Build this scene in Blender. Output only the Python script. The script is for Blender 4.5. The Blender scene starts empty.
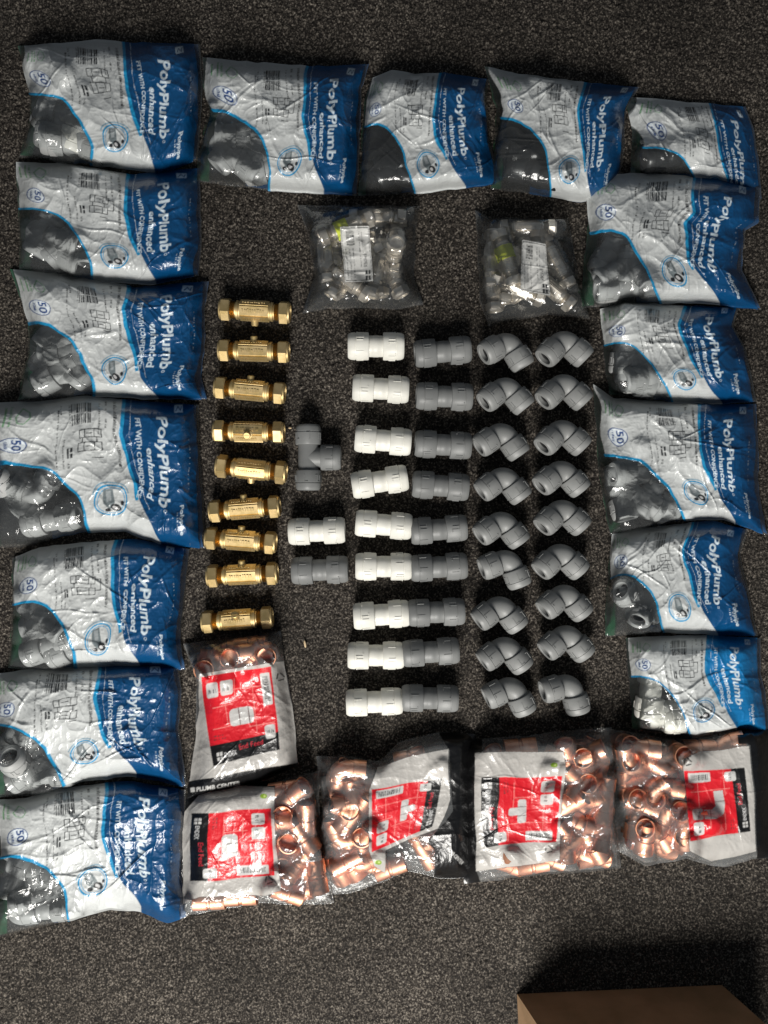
import bpy, bmesh, math, random
import numpy as np
from mathutils import Vector, Matrix

S = bpy.context.scene
C = S.collection
PI = math.pi

# ------------------------------------------------------------------ camera
H = 0.80                                            # camera height over the carpet, metres; 1 photo px = 1 mm on the carpet
cam_d = bpy.data.cameras.new('camera')
cam = bpy.data.objects.new('camera', cam_d); C.objects.link(cam)
cam.location = (0, 0, H); cam.rotation_euler = (0, 0, 0)
cam_d.sensor_fit = 'VERTICAL'; cam_d.sensor_height = 36.0
cam_d.lens = 36.0 * H / 1.024
cam_d.clip_start = 0.02; cam_d.clip_end = 60
S.camera = cam
S.render.resolution_x = 768; S.render.resolution_y = 1024

# ------------------------------------------------------------------ light of the room
w = bpy.data.worlds.new('World'); S.world = w; w.use_nodes = True
bg = w.node_tree.nodes['Background']
bg.inputs['Color'].default_value = (0.78, 0.88, 1.0, 1); bg.inputs['Strength'].default_value = 0.12

def area(name, loc, target, sx, sy, power, color):
    d = bpy.data.lights.new(name, 'AREA'); d.shape = 'RECTANGLE'; d.size = sx; d.size_y = sy
    d.energy = power; d.color = color
    o = bpy.data.objects.new(name, d); C.objects.link(o); o.location = loc
    o.rotation_euler = (Vector(target) - Vector(loc)).to_track_quat('-Z', 'Y').to_euler()
    return o
area('window_light', (-0.14, -1.34, 1.14), (0, 0.0, 0), 0.70, 0.66, 51, (1.0, 0.968, 0.915))

S.view_settings.view_transform = 'Standard'; S.view_settings.look = 'None'
S.view_settings.exposure = 0.0; S.view_settings.gamma = 1.0
S.render.engine = 'CYCLES'
S.cycles.transparent_max_bounces = 24
S.cycles.max_bounces = 8

# ------------------------------------------------------------------ helpers
def at(px, py, z=0.0):
    k = (H - z) / H
    return ((px - 384) / 1000.0 * k, (512 - py) / 1000.0 * k, z)

def tag(o, label=None, cat=None, group=None, kind=None):
    if label: o['label'] = label
    if cat: o['category'] = cat
    if group: o['group'] = group
    if kind: o['kind'] = kind
    return o

def empty(name, loc=(0, 0, 0)):
    o = bpy.data.objects.new(name, None); C.objects.link(o); o.location = loc
    o.empty_display_size = 0.01
    return o

def copy_tree(o, parent=None):
    c = o.copy(); C.objects.link(c)
    if parent is not None: c.parent = parent
    for ch in list(o.children): copy_tree(ch, c)
    return c

class MB:
    def __init__(s): s.v = []; s.f = []
    def rings(s, rr, n=40, flat_end=True, phase=0.0, lobes=0, lob=0.0):
        """rr: list of (pos, tangent, radius); bending plane normal is local Z"""
        b = len(s.v)
        for (p, t, r) in rr:
            p = Vector(p); t = Vector(t).normalized()
            up = Vector((0, 0, 1))
            if abs(t.dot(up)) > .99: up = Vector((0, 1, 0))
            sd = t.cross(up).normalized(); up = sd.cross(t).normalized()
            for k in range(n):
                a = 2 * PI * k / n + phase
                q = r * (1 + lob * math.cos(lobes * a)) if lobes else r
                s.v.append(tuple(p + (up * math.cos(a) + sd * math.sin(a)) * q))
        for i in range(len(rr) - 1):
            for k in range(n):
                a0 = b + i * n + k; a1 = b + i * n + (k + 1) % n
                s.f.append((a0, a1, a1 + n, a0 + n))
        if flat_end:
            s.f.append(tuple(b + k for k in range(n))); e = b + (len(rr) - 1) * n
            s.f.append(tuple(e + k for k in reversed(range(n))))
        return s
    def lathe(s, prof, o=(0, 0, 0), d=(1, 0, 0), n=40, **k):
        o = Vector(o); d = Vector(d).normalized()
        return s.rings([(o + d * t, d, r) for (t, r) in prof], n, **k)
    def box(s, c, x, y, z, M=None):
        b = len(s.v)
        for sx in (-1, 1):
            for sy in (-1, 1):
                for sz in (-1, 1):
                    p = Vector((c[0] + sx * x / 2, c[1] + sy * y / 2, c[2] + sz * z / 2))
                    if M is not None: p = M @ p
                    s.v.append(tuple(p))
        for f in ((0, 1, 3, 2), (4, 6, 7, 5), (0, 4, 5, 1), (2, 3, 7, 6), (0, 2, 6, 4), (1, 5, 7, 3)):
            s.f.append(tuple(b + i for i in f))
        return s
    def build(s, name, mat, parent=None, smooth=True, ang=38, scale=0.001):
        me = bpy.data.meshes.new(name)
        me.from_pydata([(a * scale, b * scale, c * scale) for a, b, c in s.v], [], s.f)
        bm = bmesh.new(); bm.from_mesh(me)
        bmesh.ops.remove_doubles(bm, verts=bm.verts, dist=1e-7)
        bmesh.ops.recalc_face_normals(bm, faces=bm.faces)
        if smooth:
            for f in bm.faces: f.smooth = True
            for e in bm.edges:
                if len(e.link_faces) == 2 and e.calc_face_angle(0) > math.radians(ang): e.smooth = False
        bm.to_mesh(me); bm.free()
        me.materials.append(mat)
        o = bpy.data.objects.new(name, me); C.objects.link(o)
        if parent is not None: o.parent = parent
        return o

# ------------------------------------------------------------------ materials
def nm(name):
    m = bpy.data.materials.new(name); m.use_nodes = True
    nt = m.node_tree; return m, nt, nt.nodes['Principled BSDF']

def bumpy(nt, P, scale, dist, strength=0.5, detail=4, coords='Object'):
    tc = nt.nodes.new('ShaderNodeTexCoord'); n = nt.nodes.new('ShaderNodeTexNoise')
    n.inputs['Scale'].default_value = scale; n.inputs['Detail'].default_value = detail
    b = nt.nodes.new('ShaderNodeBump'); b.inputs['Distance'].default_value = dist; b.inputs['Strength'].default_value = strength
    nt.links.new(tc.outputs[coords], n.inputs['Vector']); nt.links.new(n.outputs['Fac'], b.inputs['Height'])
    nt.links.new(b.outputs['Normal'], P.inputs['Normal'])
    return n

def vary(nt, P, c0, c1, scale, lo=.35, hi=.65, coords='Object', rnd=0.0):
    tc = nt.nodes.new('ShaderNodeTexCoord'); n = nt.nodes.new('ShaderNodeTexNoise')
    n.inputs['Scale'].default_value = scale; n.inputs['Detail'].default_value = 6
    r = nt.nodes.new('ShaderNodeValToRGB')
    r.color_ramp.elements[0].position = lo; r.color_ramp.elements[0].color = (*c0, 1)
    r.color_ramp.elements[1].position = hi; r.color_ramp.elements[1].color = (*c1, 1)
    nt.links.new(tc.outputs[coords], n.inputs['Vector']); nt.links.new(n.outputs['Fac'], r.inputs['Fac'])
    out = r.outputs['Color']
    if rnd:
        oi = nt.nodes.new('ShaderNodeObjectInfo'); mp = nt.nodes.new('ShaderNodeMapRange')
        mp.inputs['To Min'].default_value = 1 - rnd; mp.inputs['To Max'].default_value = 1 + rnd
        hs = nt.nodes.new('ShaderNodeHueSaturation')
        nt.links.new(oi.outputs['Random'], mp.inputs['Value']); nt.links.new(mp.outputs['Result'], hs.inputs['Value'])
        nt.links.new(out, hs.inputs['Color']); out = hs.outputs['Color']
    nt.links.new(out, P.inputs['Base Color'])
    return r

def plastic(name, c, rough=.42, rnd=.06):
    m, nt, P = nm(name)
    c0 = tuple(x * .9 for x in c); c1 = tuple(min(1, x * 1.06) for x in c)
    vary(nt, P, c0, c1, 60, rnd=rnd)
    P.inputs['Roughness'].default_value = rough
    P.inputs['Specular IOR Level'].default_value = .38
    bumpy(nt, P, 900, .0002, .35)
    return m

def metal(name, c0, c1, rough, scale=90, bd=.0003, bs=.3):
    m, nt, P = nm(name)
    vary(nt, P, c0, c1, scale, rnd=.12)
    P.inputs['Metallic'].default_value = 1.0
    P.inputs['Roughness'].default_value = rough
    bumpy(nt, P, 260, bd, bs)
    return m

M_white = plastic('white_plastic', (.65, .64, .585), .42)
M_grey = plastic('grey_plastic', (.168, .172, .170), .46)
M_dgrey = plastic('mid_grey_plastic', (.212, .216, .212), .46)
M_black = plastic('black_plastic', (.012, .013, .014), .28)
M_bore = plastic('bore_shade', (.02, .02, .021), .6)  # near-black colour paints in the shade inside open mouths
M_brass = metal('brass', (.50, .375, .165), (.67, .51, .265), .54)
M_brass.node_tree.nodes['Principled BSDF'].inputs['Metallic'].default_value = .85
M_brass_d = metal('brass_thread', (.42, .28, .09), (.60, .42, .16), .38)
M_copper = metal('copper', (.66, .30, .175), (.85, .48, .33), .5)
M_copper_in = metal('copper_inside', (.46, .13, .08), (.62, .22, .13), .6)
M_nickel = metal('nickel', (.50, .46, .40), (.74, .70, .63), .36)
M_nickel.node_tree.nodes['Principled BSDF'].inputs['Metallic'].default_value = .8
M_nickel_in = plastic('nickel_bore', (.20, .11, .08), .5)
M_yellow = plastic('yellow_green_band', (.55, .62, .03), .5)
M_crumb = plastic('straw_crumb', (.55, .42, .26), .7)

def carpet_mat():
    m, nt, P = nm('carpet_loop')
    tc = nt.nodes.new('ShaderNodeTexCoord')
    def noise(scale, det, seed):
        n = nt.nodes.new('ShaderNodeTexNoise'); n.noise_dimensions = '4D'
        n.inputs['W'].default_value = seed
        n.inputs['Scale'].default_value = scale; n.inputs['Detail'].default_value = det
        nt.links.new(tc.outputs['Object'], n.inputs['Vector']); return n
    n1 = noise(520, 3, 1.0); n2 = noise(9, 4, 5.0); n3 = noise(760, 2, 9.0)
    r = nt.nodes.new('ShaderNodeValToRGB'); cr = r.color_ramp
    cr.elements[0].position = .38; cr.elements[0].color = (.008, .0068, .006, 1)
    cr.elements[1].position = .72; cr.elements[1].color = (.190, .167, .140, 1)
    e = cr.elements.new(.52); e.color = (.030, .0255, .021, 1)
    nt.links.new(n1.outputs['Fac'], r.inputs['Fac'])
    mp = nt.nodes.new('ShaderNodeMapRange'); mp.inputs['From Min'].default_value = .3; mp.inputs['From Max'].default_value = .7
    mp.inputs['To Min'].default_value = .7; mp.inputs['To Max'].default_value = 1.3
    nt.links.new(n2.outputs['Fac'], mp.inputs['Value'])
    mp3 = nt.nodes.new('ShaderNodeMapRange'); mp3.inputs['From Min'].default_value = .3; mp3.inputs['From Max'].default_value = .7
    mp3.inputs['To Min'].default_value = .6; mp3.inputs['To Max'].default_value = 1.4
    nt.links.new(n3.outputs['Fac'], mp3.inputs['Value'])
    mu = nt.nodes.new('ShaderNodeMath'); mu.operation = 'MULTIPLY'
    nt.links.new(mp.outputs['Result'], mu.inputs[0]); nt.links.new(mp3.outputs['Result'], mu.inputs[1])
    hs = nt.nodes.new('ShaderNodeHueSaturation')
    nt.links.new(mu.outputs[0], hs.inputs['Value']); nt.links.new(r.outputs['Color'], hs.inputs['Color'])
    nt.links.new(hs.outputs['Color'], P.inputs['Base Color'])
    P.inputs['Roughness'].default_value = .85; P.inputs['Specular IOR Level'].default_value = .2
    b = nt.nodes.new('ShaderNodeBump'); b.inputs['Distance'].default_value = .0012; b.inputs['Strength'].default_value = .7
    nt.links.new(n3.outputs['Fac'], b.inputs['Height']); nt.links.new(b.outputs['Normal'], P.inputs['Normal'])
    return m

def film_mat(name='printed_film', ink_rough=.34, haze=.03, tint=(.96, .975, .98), gloss=.9):
    """ink where the print attribute has alpha, clear polythene elsewhere"""
    m, nt, P = nm(name)
    N = nt.nodes; L = nt.links
    a = N.new('ShaderNodeAttribute'); a.attribute_name = 'print'; a.attribute_type = 'GEOMETRY'
    tc = N.new('ShaderNodeTexCoord')
    n1 = N.new('ShaderNodeTexNoise'); n1.inputs['Scale'].default_value = 130; n1.inputs['Detail'].default_value = 5
    L.new(tc.outputs['Object'], n1.inputs['Vector'])
    b = N.new('ShaderNodeBump'); b.inputs['Distance'].default_value = .0016; b.inputs['Strength'].default_value = .45
    L.new(n1.outputs['Fac'], b.inputs['Height'])
    L.new(a.outputs['Color'], P.inputs['Base Color'])
    P.inputs['Roughness'].default_value = ink_rough; P.inputs['Specular IOR Level'].default_value = .5
    P.inputs['Coat Weight'].default_value = .35; P.inputs['Coat Roughness'].default_value = .12
    L.new(b.outputs['Normal'], P.inputs['Normal']); L.new(b.outputs['Normal'], P.inputs['Coat Normal'])
    tr = N.new('ShaderNodeBsdfTransparent'); tr.inputs['Color'].default_value = (*tint, 1)
    df = N.new('ShaderNodeBsdfDiffuse'); df.inputs['Color'].default_value = (.8, .83, .84, 1)
    gl = N.new('ShaderNodeBsdfGlossy'); gl.inputs['Roughness'].default_value = .13; gl.inputs['Color'].default_value = (gloss,) * 3 + (1,)
    L.new(b.outputs['Normal'], gl.inputs['Normal'])
    fr = N.new('ShaderNodeFresnel'); fr.inputs['IOR'].default_value = 1.52; L.new(b.outputs['Normal'], fr.inputs['Normal'])
    m1 = N.new('ShaderNodeMixShader'); m1.inputs[0].default_value = haze
    L.new(tr.outputs[0], m1.inputs[1]); L.new(df.outputs[0], m1.inputs[2])
    m2 = N.new('ShaderNodeMixShader'); L.new(fr.outputs[0], m2.inputs[0]); L.new(m1.outputs[0], m2.inputs[1]); L.new(gl.outputs[0], m2.inputs[2])
    tl = N.new('ShaderNodeBsdfTranslucent'); L.new(a.outputs['Color'], tl.inputs['Color'])
    m4 = N.new('ShaderNodeMixShader'); m4.inputs[0].default_value = .16; L.new(P.outputs[0], m4.inputs[1]); L.new(tl.outputs[0], m4.inputs[2])
    m3 = N.new('ShaderNodeMixShader'); L.new(a.outputs['Alpha'], m3.inputs[0]); L.new(m2.outputs[0], m3.inputs[1]); L.new(m4.outputs[0], m3.inputs[2])
    L.new(m3.outputs[0], N['Material Output'].inputs['Surface'])
    return m
M_film = film_mat()
M_film_nk = film_mat('crisp_clear_film', .32, .03, (.97, .97, .965), 1.0)
M_film_cu = film_mat('thick_clear_film', .32, .085, (.95, .95, .945), 1.0)

# ------------------------------------------------------------------ numpy noise
def lattice(seed): return np.random.RandomState(seed).rand(64, 64)
def vnoise(x, y, seed):
    g = lattice(seed); xi = np.floor(x).astype(int); yi = np.floor(y).astype(int)
    fx = x - xi; fy = y - yi; fx = fx * fx * (3 - 2 * fx); fy = fy * fy * (3 - 2 * fy)
    a = g[xi % 64, yi % 64]; b = g[(xi + 1) % 64, yi % 64]; c = g[xi % 64, (yi + 1) % 64]; d = g[(xi + 1) % 64, (yi + 1) % 64]
    return (a * (1 - fx) + b * fx) * (1 - fy) + (c * (1 - fx) + d * fx) * fy
def ridge(x, y, seed): return 1 - np.abs(2 * vnoise(x, y, seed) - 1) * 1.6

# ------------------------------------------------------------------ carpet
def make_carpet():
    step = .0013
    xs = np.arange(-.56, .56, step); ys = np.arange(-.66, .70, step)
    X, Y = np.meshgrid(xs, ys); nx = len(xs); ny = len(ys)
    r = np.random.RandomState(5)
    Z = .55 * vnoise(X / .0019, Y / .0019, 3) + .45 * r.rand(ny, nx)
    Z = -.0028 + Z * .0034
    V = np.stack([X + (r.rand(ny, nx) - .5) * .0007, Y + (r.rand(ny, nx) - .5) * .0007, Z], -1).reshape(-1, 3)
    grid('carpet', V, ny, nx, None, None, carpet_mat(), None, smooth=True, kind='structure')
    o = bpy.data.objects['carpet']
    # the same carpet running on beyond the close-up
    mb = MB(); me = bpy.data.meshes.new('carpet_beyond')
    q = [(-4, -4), (4, -4), (4, 4), (-4, 4)]; i_ = [(-.559, -.659), (.558, -.659), (.558, .698), (-.559, .698)]
    v = [(x, y, -.0012) for x, y in q] + [(x, y, -.0012) for x, y in i_]
    f = [(k, (k + 1) % 4, 4 + (k + 1) % 4, 4 + k) for k in range(4)]
    me.from_pydata(v, [], f); me.materials.append(o.data.materials[0])
    p = bpy.data.objects.new('carpet_surround', me); C.objects.link(p); tag(p, kind='structure')

def grid(name, V, ny, nx, col, sel, mat, parent, smooth=True, kind=None, normals=None):
    """V (ny*nx,3); sel boolean per face (ny-1,nx-1) or None; col (ny*nx,4)"""
    idx = np.arange(ny * nx).reshape(ny, nx)
    F = np.stack([idx[:-1, :-1], idx[:-1, 1:], idx[1:, 1:], idx[1:, :-1]], -1).reshape(-1, 4)
    if sel is not None: F = F[sel.reshape(-1)]
    if len(F) == 0: return None
    used, inv = np.unique(F.reshape(-1), return_inverse=True)
    F = inv.reshape(-1, 4); V2 = V[used]
    me = bpy.data.meshes.new(name)
    me.vertices.add(len(V2)); me.vertices.foreach_set('co', V2.astype(np.float32).ravel())
    me.loops.add(len(F) * 4); me.loops.foreach_set('vertex_index', F.astype(np.int32).ravel())
    me.polygons.add(len(F)); me.polygons.foreach_set('loop_start', (np.arange(len(F)) * 4).astype(np.int32))
    me.update(calc_edges=True)
    me.polygons.foreach_set('use_smooth', np.full(len(F), smooth))
    if col is not None:
        at_ = me.color_attributes.new('print', 'FLOAT_COLOR', 'POINT')
        at_.data.foreach_set('color', col[used].astype(np.float32).ravel())
    if normals is not None:
        me.normals_split_custom_set_from_vertices(normals[used].tolist())
    me.materials.append(mat)
    o = bpy.data.objects.new(name, me); C.objects.link(o)
    if parent is not None: o.parent = parent
    if kind: tag(o, kind=kind)
    return o
make_carpet()

# ------------------------------------------------------------------ fittings (local units mm, lying with the axis at z = 0)
def collar_profile(L, R, bore=.56):
    return [(0, R * .80), (0, R * .955), (.8, R), (L * .60, R), (L * .61, R - .55), (L * .65, R - .55), (L * .66, R * .995), (L - 3, R * .965), (L - 1.2, R * .91), (L, R * .83),
            (L + .05, bore * R + .6), (L - .6, bore * R), (L - 13, bore * R * .97), (L - 13, .2)]

def emboss(mb, o, d, L, R, seed):
    """small raised marks round a collar"""
    rn = random.Random(seed); o = Vector(o); d = Vector(d).normalized()
    up = Vector((0, 0, 1)); sd = d.cross(up).normalized()
    for k in range(6):
        a = k * PI / 3 + .2
        n = up * math.cos(a) + sd * math.sin(a); t = n.cross(d)
        M = Matrix((d, t, n)).transposed().to_4x4(); M.translation = o + d * (L * .42) + n * (R + .05)
        mb.box((0, 0, 0), 7.5, .55, .9, M)
        mb.box((3.0, 1.6, 0), .6, 3.4, .8, M)
        if k % 2: mb.box((-3.2, -1.2, 0), .6, 2.6, .8, M); mb.box((0, 2.9, -.1), 6.2, .5, .8, M)

def make_coupling(mat, R=13.4, Lc=20.5, mid=14.0):
    r = empty('pipe_coupling')
    h = mid / 2
    MB().lathe([(-h - 1, R * .775), (-3, R * .775), (-2.6, R * .79), (2.6, R * .79), (3, R * .775), (h + 1, R * .775)]).build('body', mat, r)
    for s in (-1, 1):
        m = MB().lathe(collar_profile(Lc, R), (s * h, 0, 0), (s, 0, 0), 48, flat_end=True, lobes=6, lob=.012)
        emboss(m, (s * h, 0, 0), (s, 0, 0), Lc, R, s)
        m.build('collar', mat, r)
        MB().lathe([(Lc - 12.9, .3), (Lc - 12.9, R * .52), (Lc - 4.2, R * .535), (Lc - 4.2, R * .40), (Lc - 9, R * .39), (Lc - 9, .2)],
                   (s * h, 0, 0), (s, 0, 0), 32).build('shade_lining', M_bore, r)  # dark lining, the mouth's shade put into its colour
    return r

def bend(d1, d2, a, rb, r, n=12, bulge=0.0):
    """rings from -d1 leg at distance a through a fillet of bend radius rb to d2"""
    d1 = Vector(d1); d2 = Vector(d2)
    phi = math.acos(max(-1, min(1, d1.dot(d2)))); half = (PI - phi) / 2; t = rb * math.tan(half)
    out = [(d1 * a, -d1, r)]
    p1 = d1 * t; bis = (d1 + d2).normalized(); cen = bis * (rb / math.cos(half))
    e1 = (p1 - cen); p2 = d2 * t; e2 = p2 - cen
    ang = math.acos(max(-1, min(1, e1.normalized().dot(e2.normalized()))))
    for k in range(n + 1):
        f = k / n; q = (e1 * math.sin((1 - f) * ang) + e2 * math.sin(f * ang)) / math.sin(ang)
        tz = Vector((0, 0, 1)); tg = q.cross(tz).normalized()
        if tg.dot(-d1) < 0 and f < .5 or tg.dot(d2) < 0 and f >= .5: tg = -tg
        out.append((cen + q, tg, r * (1 + bulge * math.sin(PI * f))))
    out.append((d2 * a, d2, r)); return out

def make_elbow(mat, R=12.6, Lc=18.0):
    r = empty('pipe_elbow')
    d1 = Vector((-1, -1, 0)).normalized(); d2 = Vector((1, -1, 0)).normalized()
    MB().rings(bend(d1, d2, 14.0, 9.5, R * .80, 14, .03), 40).build('body', mat, r)
    for d in (d1, d2):
        o = d * 12.3
        m = MB().lathe(collar_profile(Lc, R), o, d, 48, lobes=6, lob=.010); emboss(m, o, d, Lc, R, 1)
        m.build('collar', mat, r)
        MB().lathe([(Lc - 12.9, .3), (Lc - 12.9, R * .52), (Lc - 4.2, R * .535), (Lc - 4.2, R * .40), (Lc - 9, R * .39), (Lc - 9, .2)],
                   o, d, 32).build('shade_lining', M_bore, r)  # near-black insert painting the shade down the elbow's mouth
    return r

def make_tee(mat, R=12.8, Lc=19.5):
    r = empty('pipe_tee')
    m = MB().lathe([(-14, R * .78), (14, R * .78)], (0, 0, 0), (0, 1, 0), 40); m.lathe([(-1, R * .78), (14, R * .78)], (0, 0, 0), (1, 0, 0), 40)
    m.build('body', mat, r)
    for d in ((0, 1, 0), (0, -1, 0), (1, 0, 0)):
        o = Vector(d) * 12.6
        m = MB().lathe(collar_profile(Lc, R), o, d, 48, lobes=6, lob=.012); emboss(m, o, d, Lc, R, 1); m.build('collar', mat, r)
        MB().lathe([(Lc - 12.9, .3), (Lc - 12.9, R * .52), (Lc - 4.2, R * .535), (Lc - 4.2, R * .40), (Lc - 9, R * .39), (Lc - 9, .2)],
                   o, d, 32).build('shade_lining', M_bore, r)  # near-black insert painting the shade inside each tee mouth
    return r

NS = .001
def make_valve(mat, mat2, bore, name='isolating_valve', spindle=True, L=1.0):
    r = empty(name)
    m = MB()
    m.lathe([(-20, 7.4), (-18.3, 7.4), (-18, 9.4), (-16, 9.4), (-15.6, 8.8), (15.6, 8.8), (16, 9.4), (18, 9.4), (18.3, 7.4), (20, 7.4)], n=48)
    for a in (0, PI / 3, 2 * PI / 3, PI, 4 * PI / 3, 5 * PI / 3):               # flat pads carrying the cast marks
        M = Matrix.Rotation(a + PI / 6, 4, 'X')
        m.box((0, 0, 8.0), 28, 8.6, 2.6, M)
        rn = random.Random(int(a * 10) + 3)
        x = -11
        while x < 10:
            wd = rn.uniform(.7, 2.0); m.box((x, 0, 9.9), wd, rn.uniform(1.6, 3.4), .7, M); x += wd + rn.uniform(.5, 1.3)
    m.build('body', mat, r, scale=NS)
    for s in (-1, 1):
        pr = []
        for k in range(6): pr += [(19.4 + k * .9, 7.4), (19.85 + k * .9, 8.5)]
        MB().lathe(pr, (0, 0, 0), (s, 0, 0), 32).build('thread', mat2, r, scale=NS)
        nut = MB()
        nut.lathe([(24, 8.2), (24, 10.3), (24.9, 11.5), (32.4, 11.5), (33.3, 10.2)], (0, 0, 0), (s, 0, 0), 6, phase=PI / 6 + .12 * s)
        nut.lathe([(32.4, 8.0), (32.6, 10.1), (34.4, 9.7), (34.9, 8.8), (34.9, 7.2), (27, 6.9), (27, .2)], (0, 0, 0), (s, 0, 0), 40)
        nut.build('compression_nut', mat, r, ang=25, scale=NS)
        MB().lathe([(27.1, .3), (27.1, 6.7), (33.2, 6.7), (33.2, 5.9), (28, 5.8), (28, .2)], (0, 0, 0), (s, 0, 0), 28).build('bore', bore, r, scale=NS)
    if spindle:
        m = MB().lathe([(6, 4.6), (9.8, 4.6), (10.2, 3.5), (13.6, 3.5), (14.2, 3.0), (14.2, 2.4)], (0, 0, 0), (0, 0, 1), 28)
        m.box((0, 0, 14.2), 5.0, 1.0, .7)
        m.build('spindle', mat, r, scale=NS)
    return r

CS = .84
def make_copper(kind):
    names = dict(c='copper_coupling', e='copper_elbow', t='copper_tee')
    r = empty(names[kind]); R = 11.2
    def end(o, d, L):                                   # socket with a hollow mouth
        m = MB().lathe([(0, R * .9), (.8, R), (L - .5, R), (L, R * 1.02), (L + .02, R * .915), (L - 1, R * .905), (L - L * .75, R * .9), (L - L * .75, .3)], o, d, 44)
        m.build('socket', M_copper, r, scale=.001 * CS)
        MB().lathe([(L * .28, .4), (L * .28, R * .89), (L - 1.4, R * .895), (L - 1.4, R * .86), (L * .34, R * .85), (L * .34, .3)], o, d, 36).build('lining', M_copper_in, r, scale=.001 * CS)
    if kind == 'c':
        MB().lathe([(-2.2, R * .93), (-1.5, R * .90), (1.5, R * .90), (2.2, R * .93)], n=44).build('bead', M_copper, r, scale=.001 * CS)
        end(Vector((1.5, 0, 0)), (1, 0, 0), 17); end(Vector((-1.5, 0, 0)), (-1, 0, 0), 17)
    if kind == 'e':
        d1 = Vector((-1, -1, 0)).normalized(); d2 = Vector((1, -1, 0)).normalized()
        MB().rings(bend(d1, d2, 16, 13, R * .92, 14), 44).build('bend', M_copper, r, scale=.001 * CS)
        end(d1 * 14.5, d1, 15); end(d2 * 14.5, d2, 15)
    if kind == 't':
        m = MB().lathe([(-13, R * .93), (13, R * .93)], (0, 0, 0), (0, 1, 0), 44); m.lathe([(-1, R * .9), (13, R * .9)], (0, 0, 0), (1, 0, 0), 44)
        m.build('body', M_copper, r, scale=.001 * CS)
        for d in ((0, 1, 0), (0, -1, 0), (1, 0, 0)): end(Vector(d) * 11.5, d, 14)
    return r

M_win = plastic('pale_grey_plastic', (.29, .295, .29), .5)
PROTO = {}
PROTO['cw'] = make_coupling(M_white); PROTO['cg'] = make_coupling(M_grey); PROTO['cb'] = make_coupling(M_black); PROTO['cm'] = make_coupling(M_win); PROTO['em'] = make_elbow(M_win); PROTO['tm'] = make_tee(M_win)
PROTO['eg'] = make_elbow(M_dgrey); PROTO['ew'] = make_elbow(M_white); PROTO['eb'] = make_elbow(M_black)
PROTO['tg'] = make_tee(M_grey); PROTO['tb'] = make_tee(M_black)
PROTO['v'] = make_valve(M_brass, M_brass_d, M_bore)
NS = .0008
PROTO['n'] = make_valve(M_nickel, M_nickel, M_nickel_in, 'compression_fitting', False)
PROTO['kc'] = make_copper('c'); PROTO['ke'] = make_copper('e'); PROTO['kt'] = make_copper('t')
yb = PROTO['ny'] = make_valve(M_nickel, M_nickel, M_nickel_in, 'compression_fitting', False)
MB().lathe([(-14, 9.5), (-14, 11.4), (2, 11.4), (2, 9.5)], n=32).build('yellow_band', M_yellow, yb, scale=NS)
USED = set()

def place(kind, M, label, cat, group=None):
    if kind in USED: o = copy_tree(PROTO[kind])
    else: o = PROTO[kind]; USED.add(kind)
    o.matrix_world = M
    if 'group' in o: del o['group']
    tag(o, label, cat, group); return o

def MX(px, py, z, ang, tilt=0.0, roll=0.0):
    """z in mm; ang = heading of local X in the picture plane (radians, ccw), tilt lifts the +X end, roll about X"""
    return Matrix.Translation(at(px, py, z / 1000)) @ Matrix.Rotation(ang, 4, 'Z') @ Matrix.Rotation(-tilt, 4, 'Y') @ Matrix.Rotation(roll, 4, 'X')

ORD = ['top', 'second', 'third', 'fourth', 'fifth', 'sixth', 'seventh', 'eighth', 'bottom']
def word(i, what, col): return ('%s %s at the %s of %s' % (what[0], what[1], ORD[i], col)) if i in (0, 8) else ('%s %s, %s from the top of %s' % (what[0], what[1], ORD[i], col))

rnd = random.Random(11)
VAL = [((220, 309), (290, 313), 150), ((219, 350), (289, 352), -80), ((215, 387), (285, 393.5), -82), ((214, 431), (284, 432.5), 22),
       ((217, 465.6), (286, 473), 135), ((209, 511.5), (280.6, 506), -82), ((206, 537.5), (276, 543), -82), ((207, 576), (278, 573), -82), ((202, 622), (273, 617), -28)]
for i, (a, b, rl) in enumerate(VAL):
    ang = math.atan2(a[1] - b[1], b[0] - a[0])
    lab = word(i, ('brass isolating valve with', ['its spindle pointing down', 'its spindle pointing up', 'its spindle pointing up', 'its spindle facing up', 'its spindle pointing down', 'its spindle pointing up', 'its spindle pointing up', 'its spindle pointing up', 'its spindle end tilted up'][i]), 'the brass column')
    rr = {150: 105, 135: 112}.get(rl, rl)
    place('v', MX((a[0] + b[0]) / 2, (a[1] + b[1]) / 2, 11.5, ang, 0, math.radians(rr)), lab, 'valve', 'brass isolating valves in a column')

WC = [(348.5, 346.4, 403.3, 346.4), (353, 387.7, 408.4, 390), (356, 438.5, 410, 442.5), (352.5, 486, 406.7, 477.4), (356, 522.7, 411, 526.8), (356, 566.4, 411, 566.7), (353.5, 616.5, 409.4, 613), (348.5, 655.4, 403, 655.4), (346.8, 702.8, 401.6, 701)]
GC = [(415, 354.5, 470, 349), (417, 396, 471, 397), (416, 443.6, 469.7, 446), (413.8, 484, 467, 487.6), (411, 531.8, 466, 527.4), (412.8, 568.4, 464.6, 565.7), (408.7, 613, 463.6, 611.4), (404.3, 653.7, 456.8, 650.3), (402.6, 697.7, 456.8, 698.7)]
for kind, lst, nmn, colname, grp in (('cw', WC, 'white plastic', 'the white column', 'white pipe couplings in a column'), ('cg', GC, 'grey plastic', 'the grey coupling column', 'grey pipe couplings in a column')):
    for i, (x0, y0, x1, y1) in enumerate(lst):
        ang = math.atan2(y0 - y1, x1 - x0)
        place(kind, MX((x0 + x1) / 2, (y0 + y1) / 2, 13.4, ang, math.radians(-1.5), rnd.uniform(0, 6.28)), word(i, (nmn, 'pipe coupling'), colname), 'pipe fitting', grp)
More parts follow.
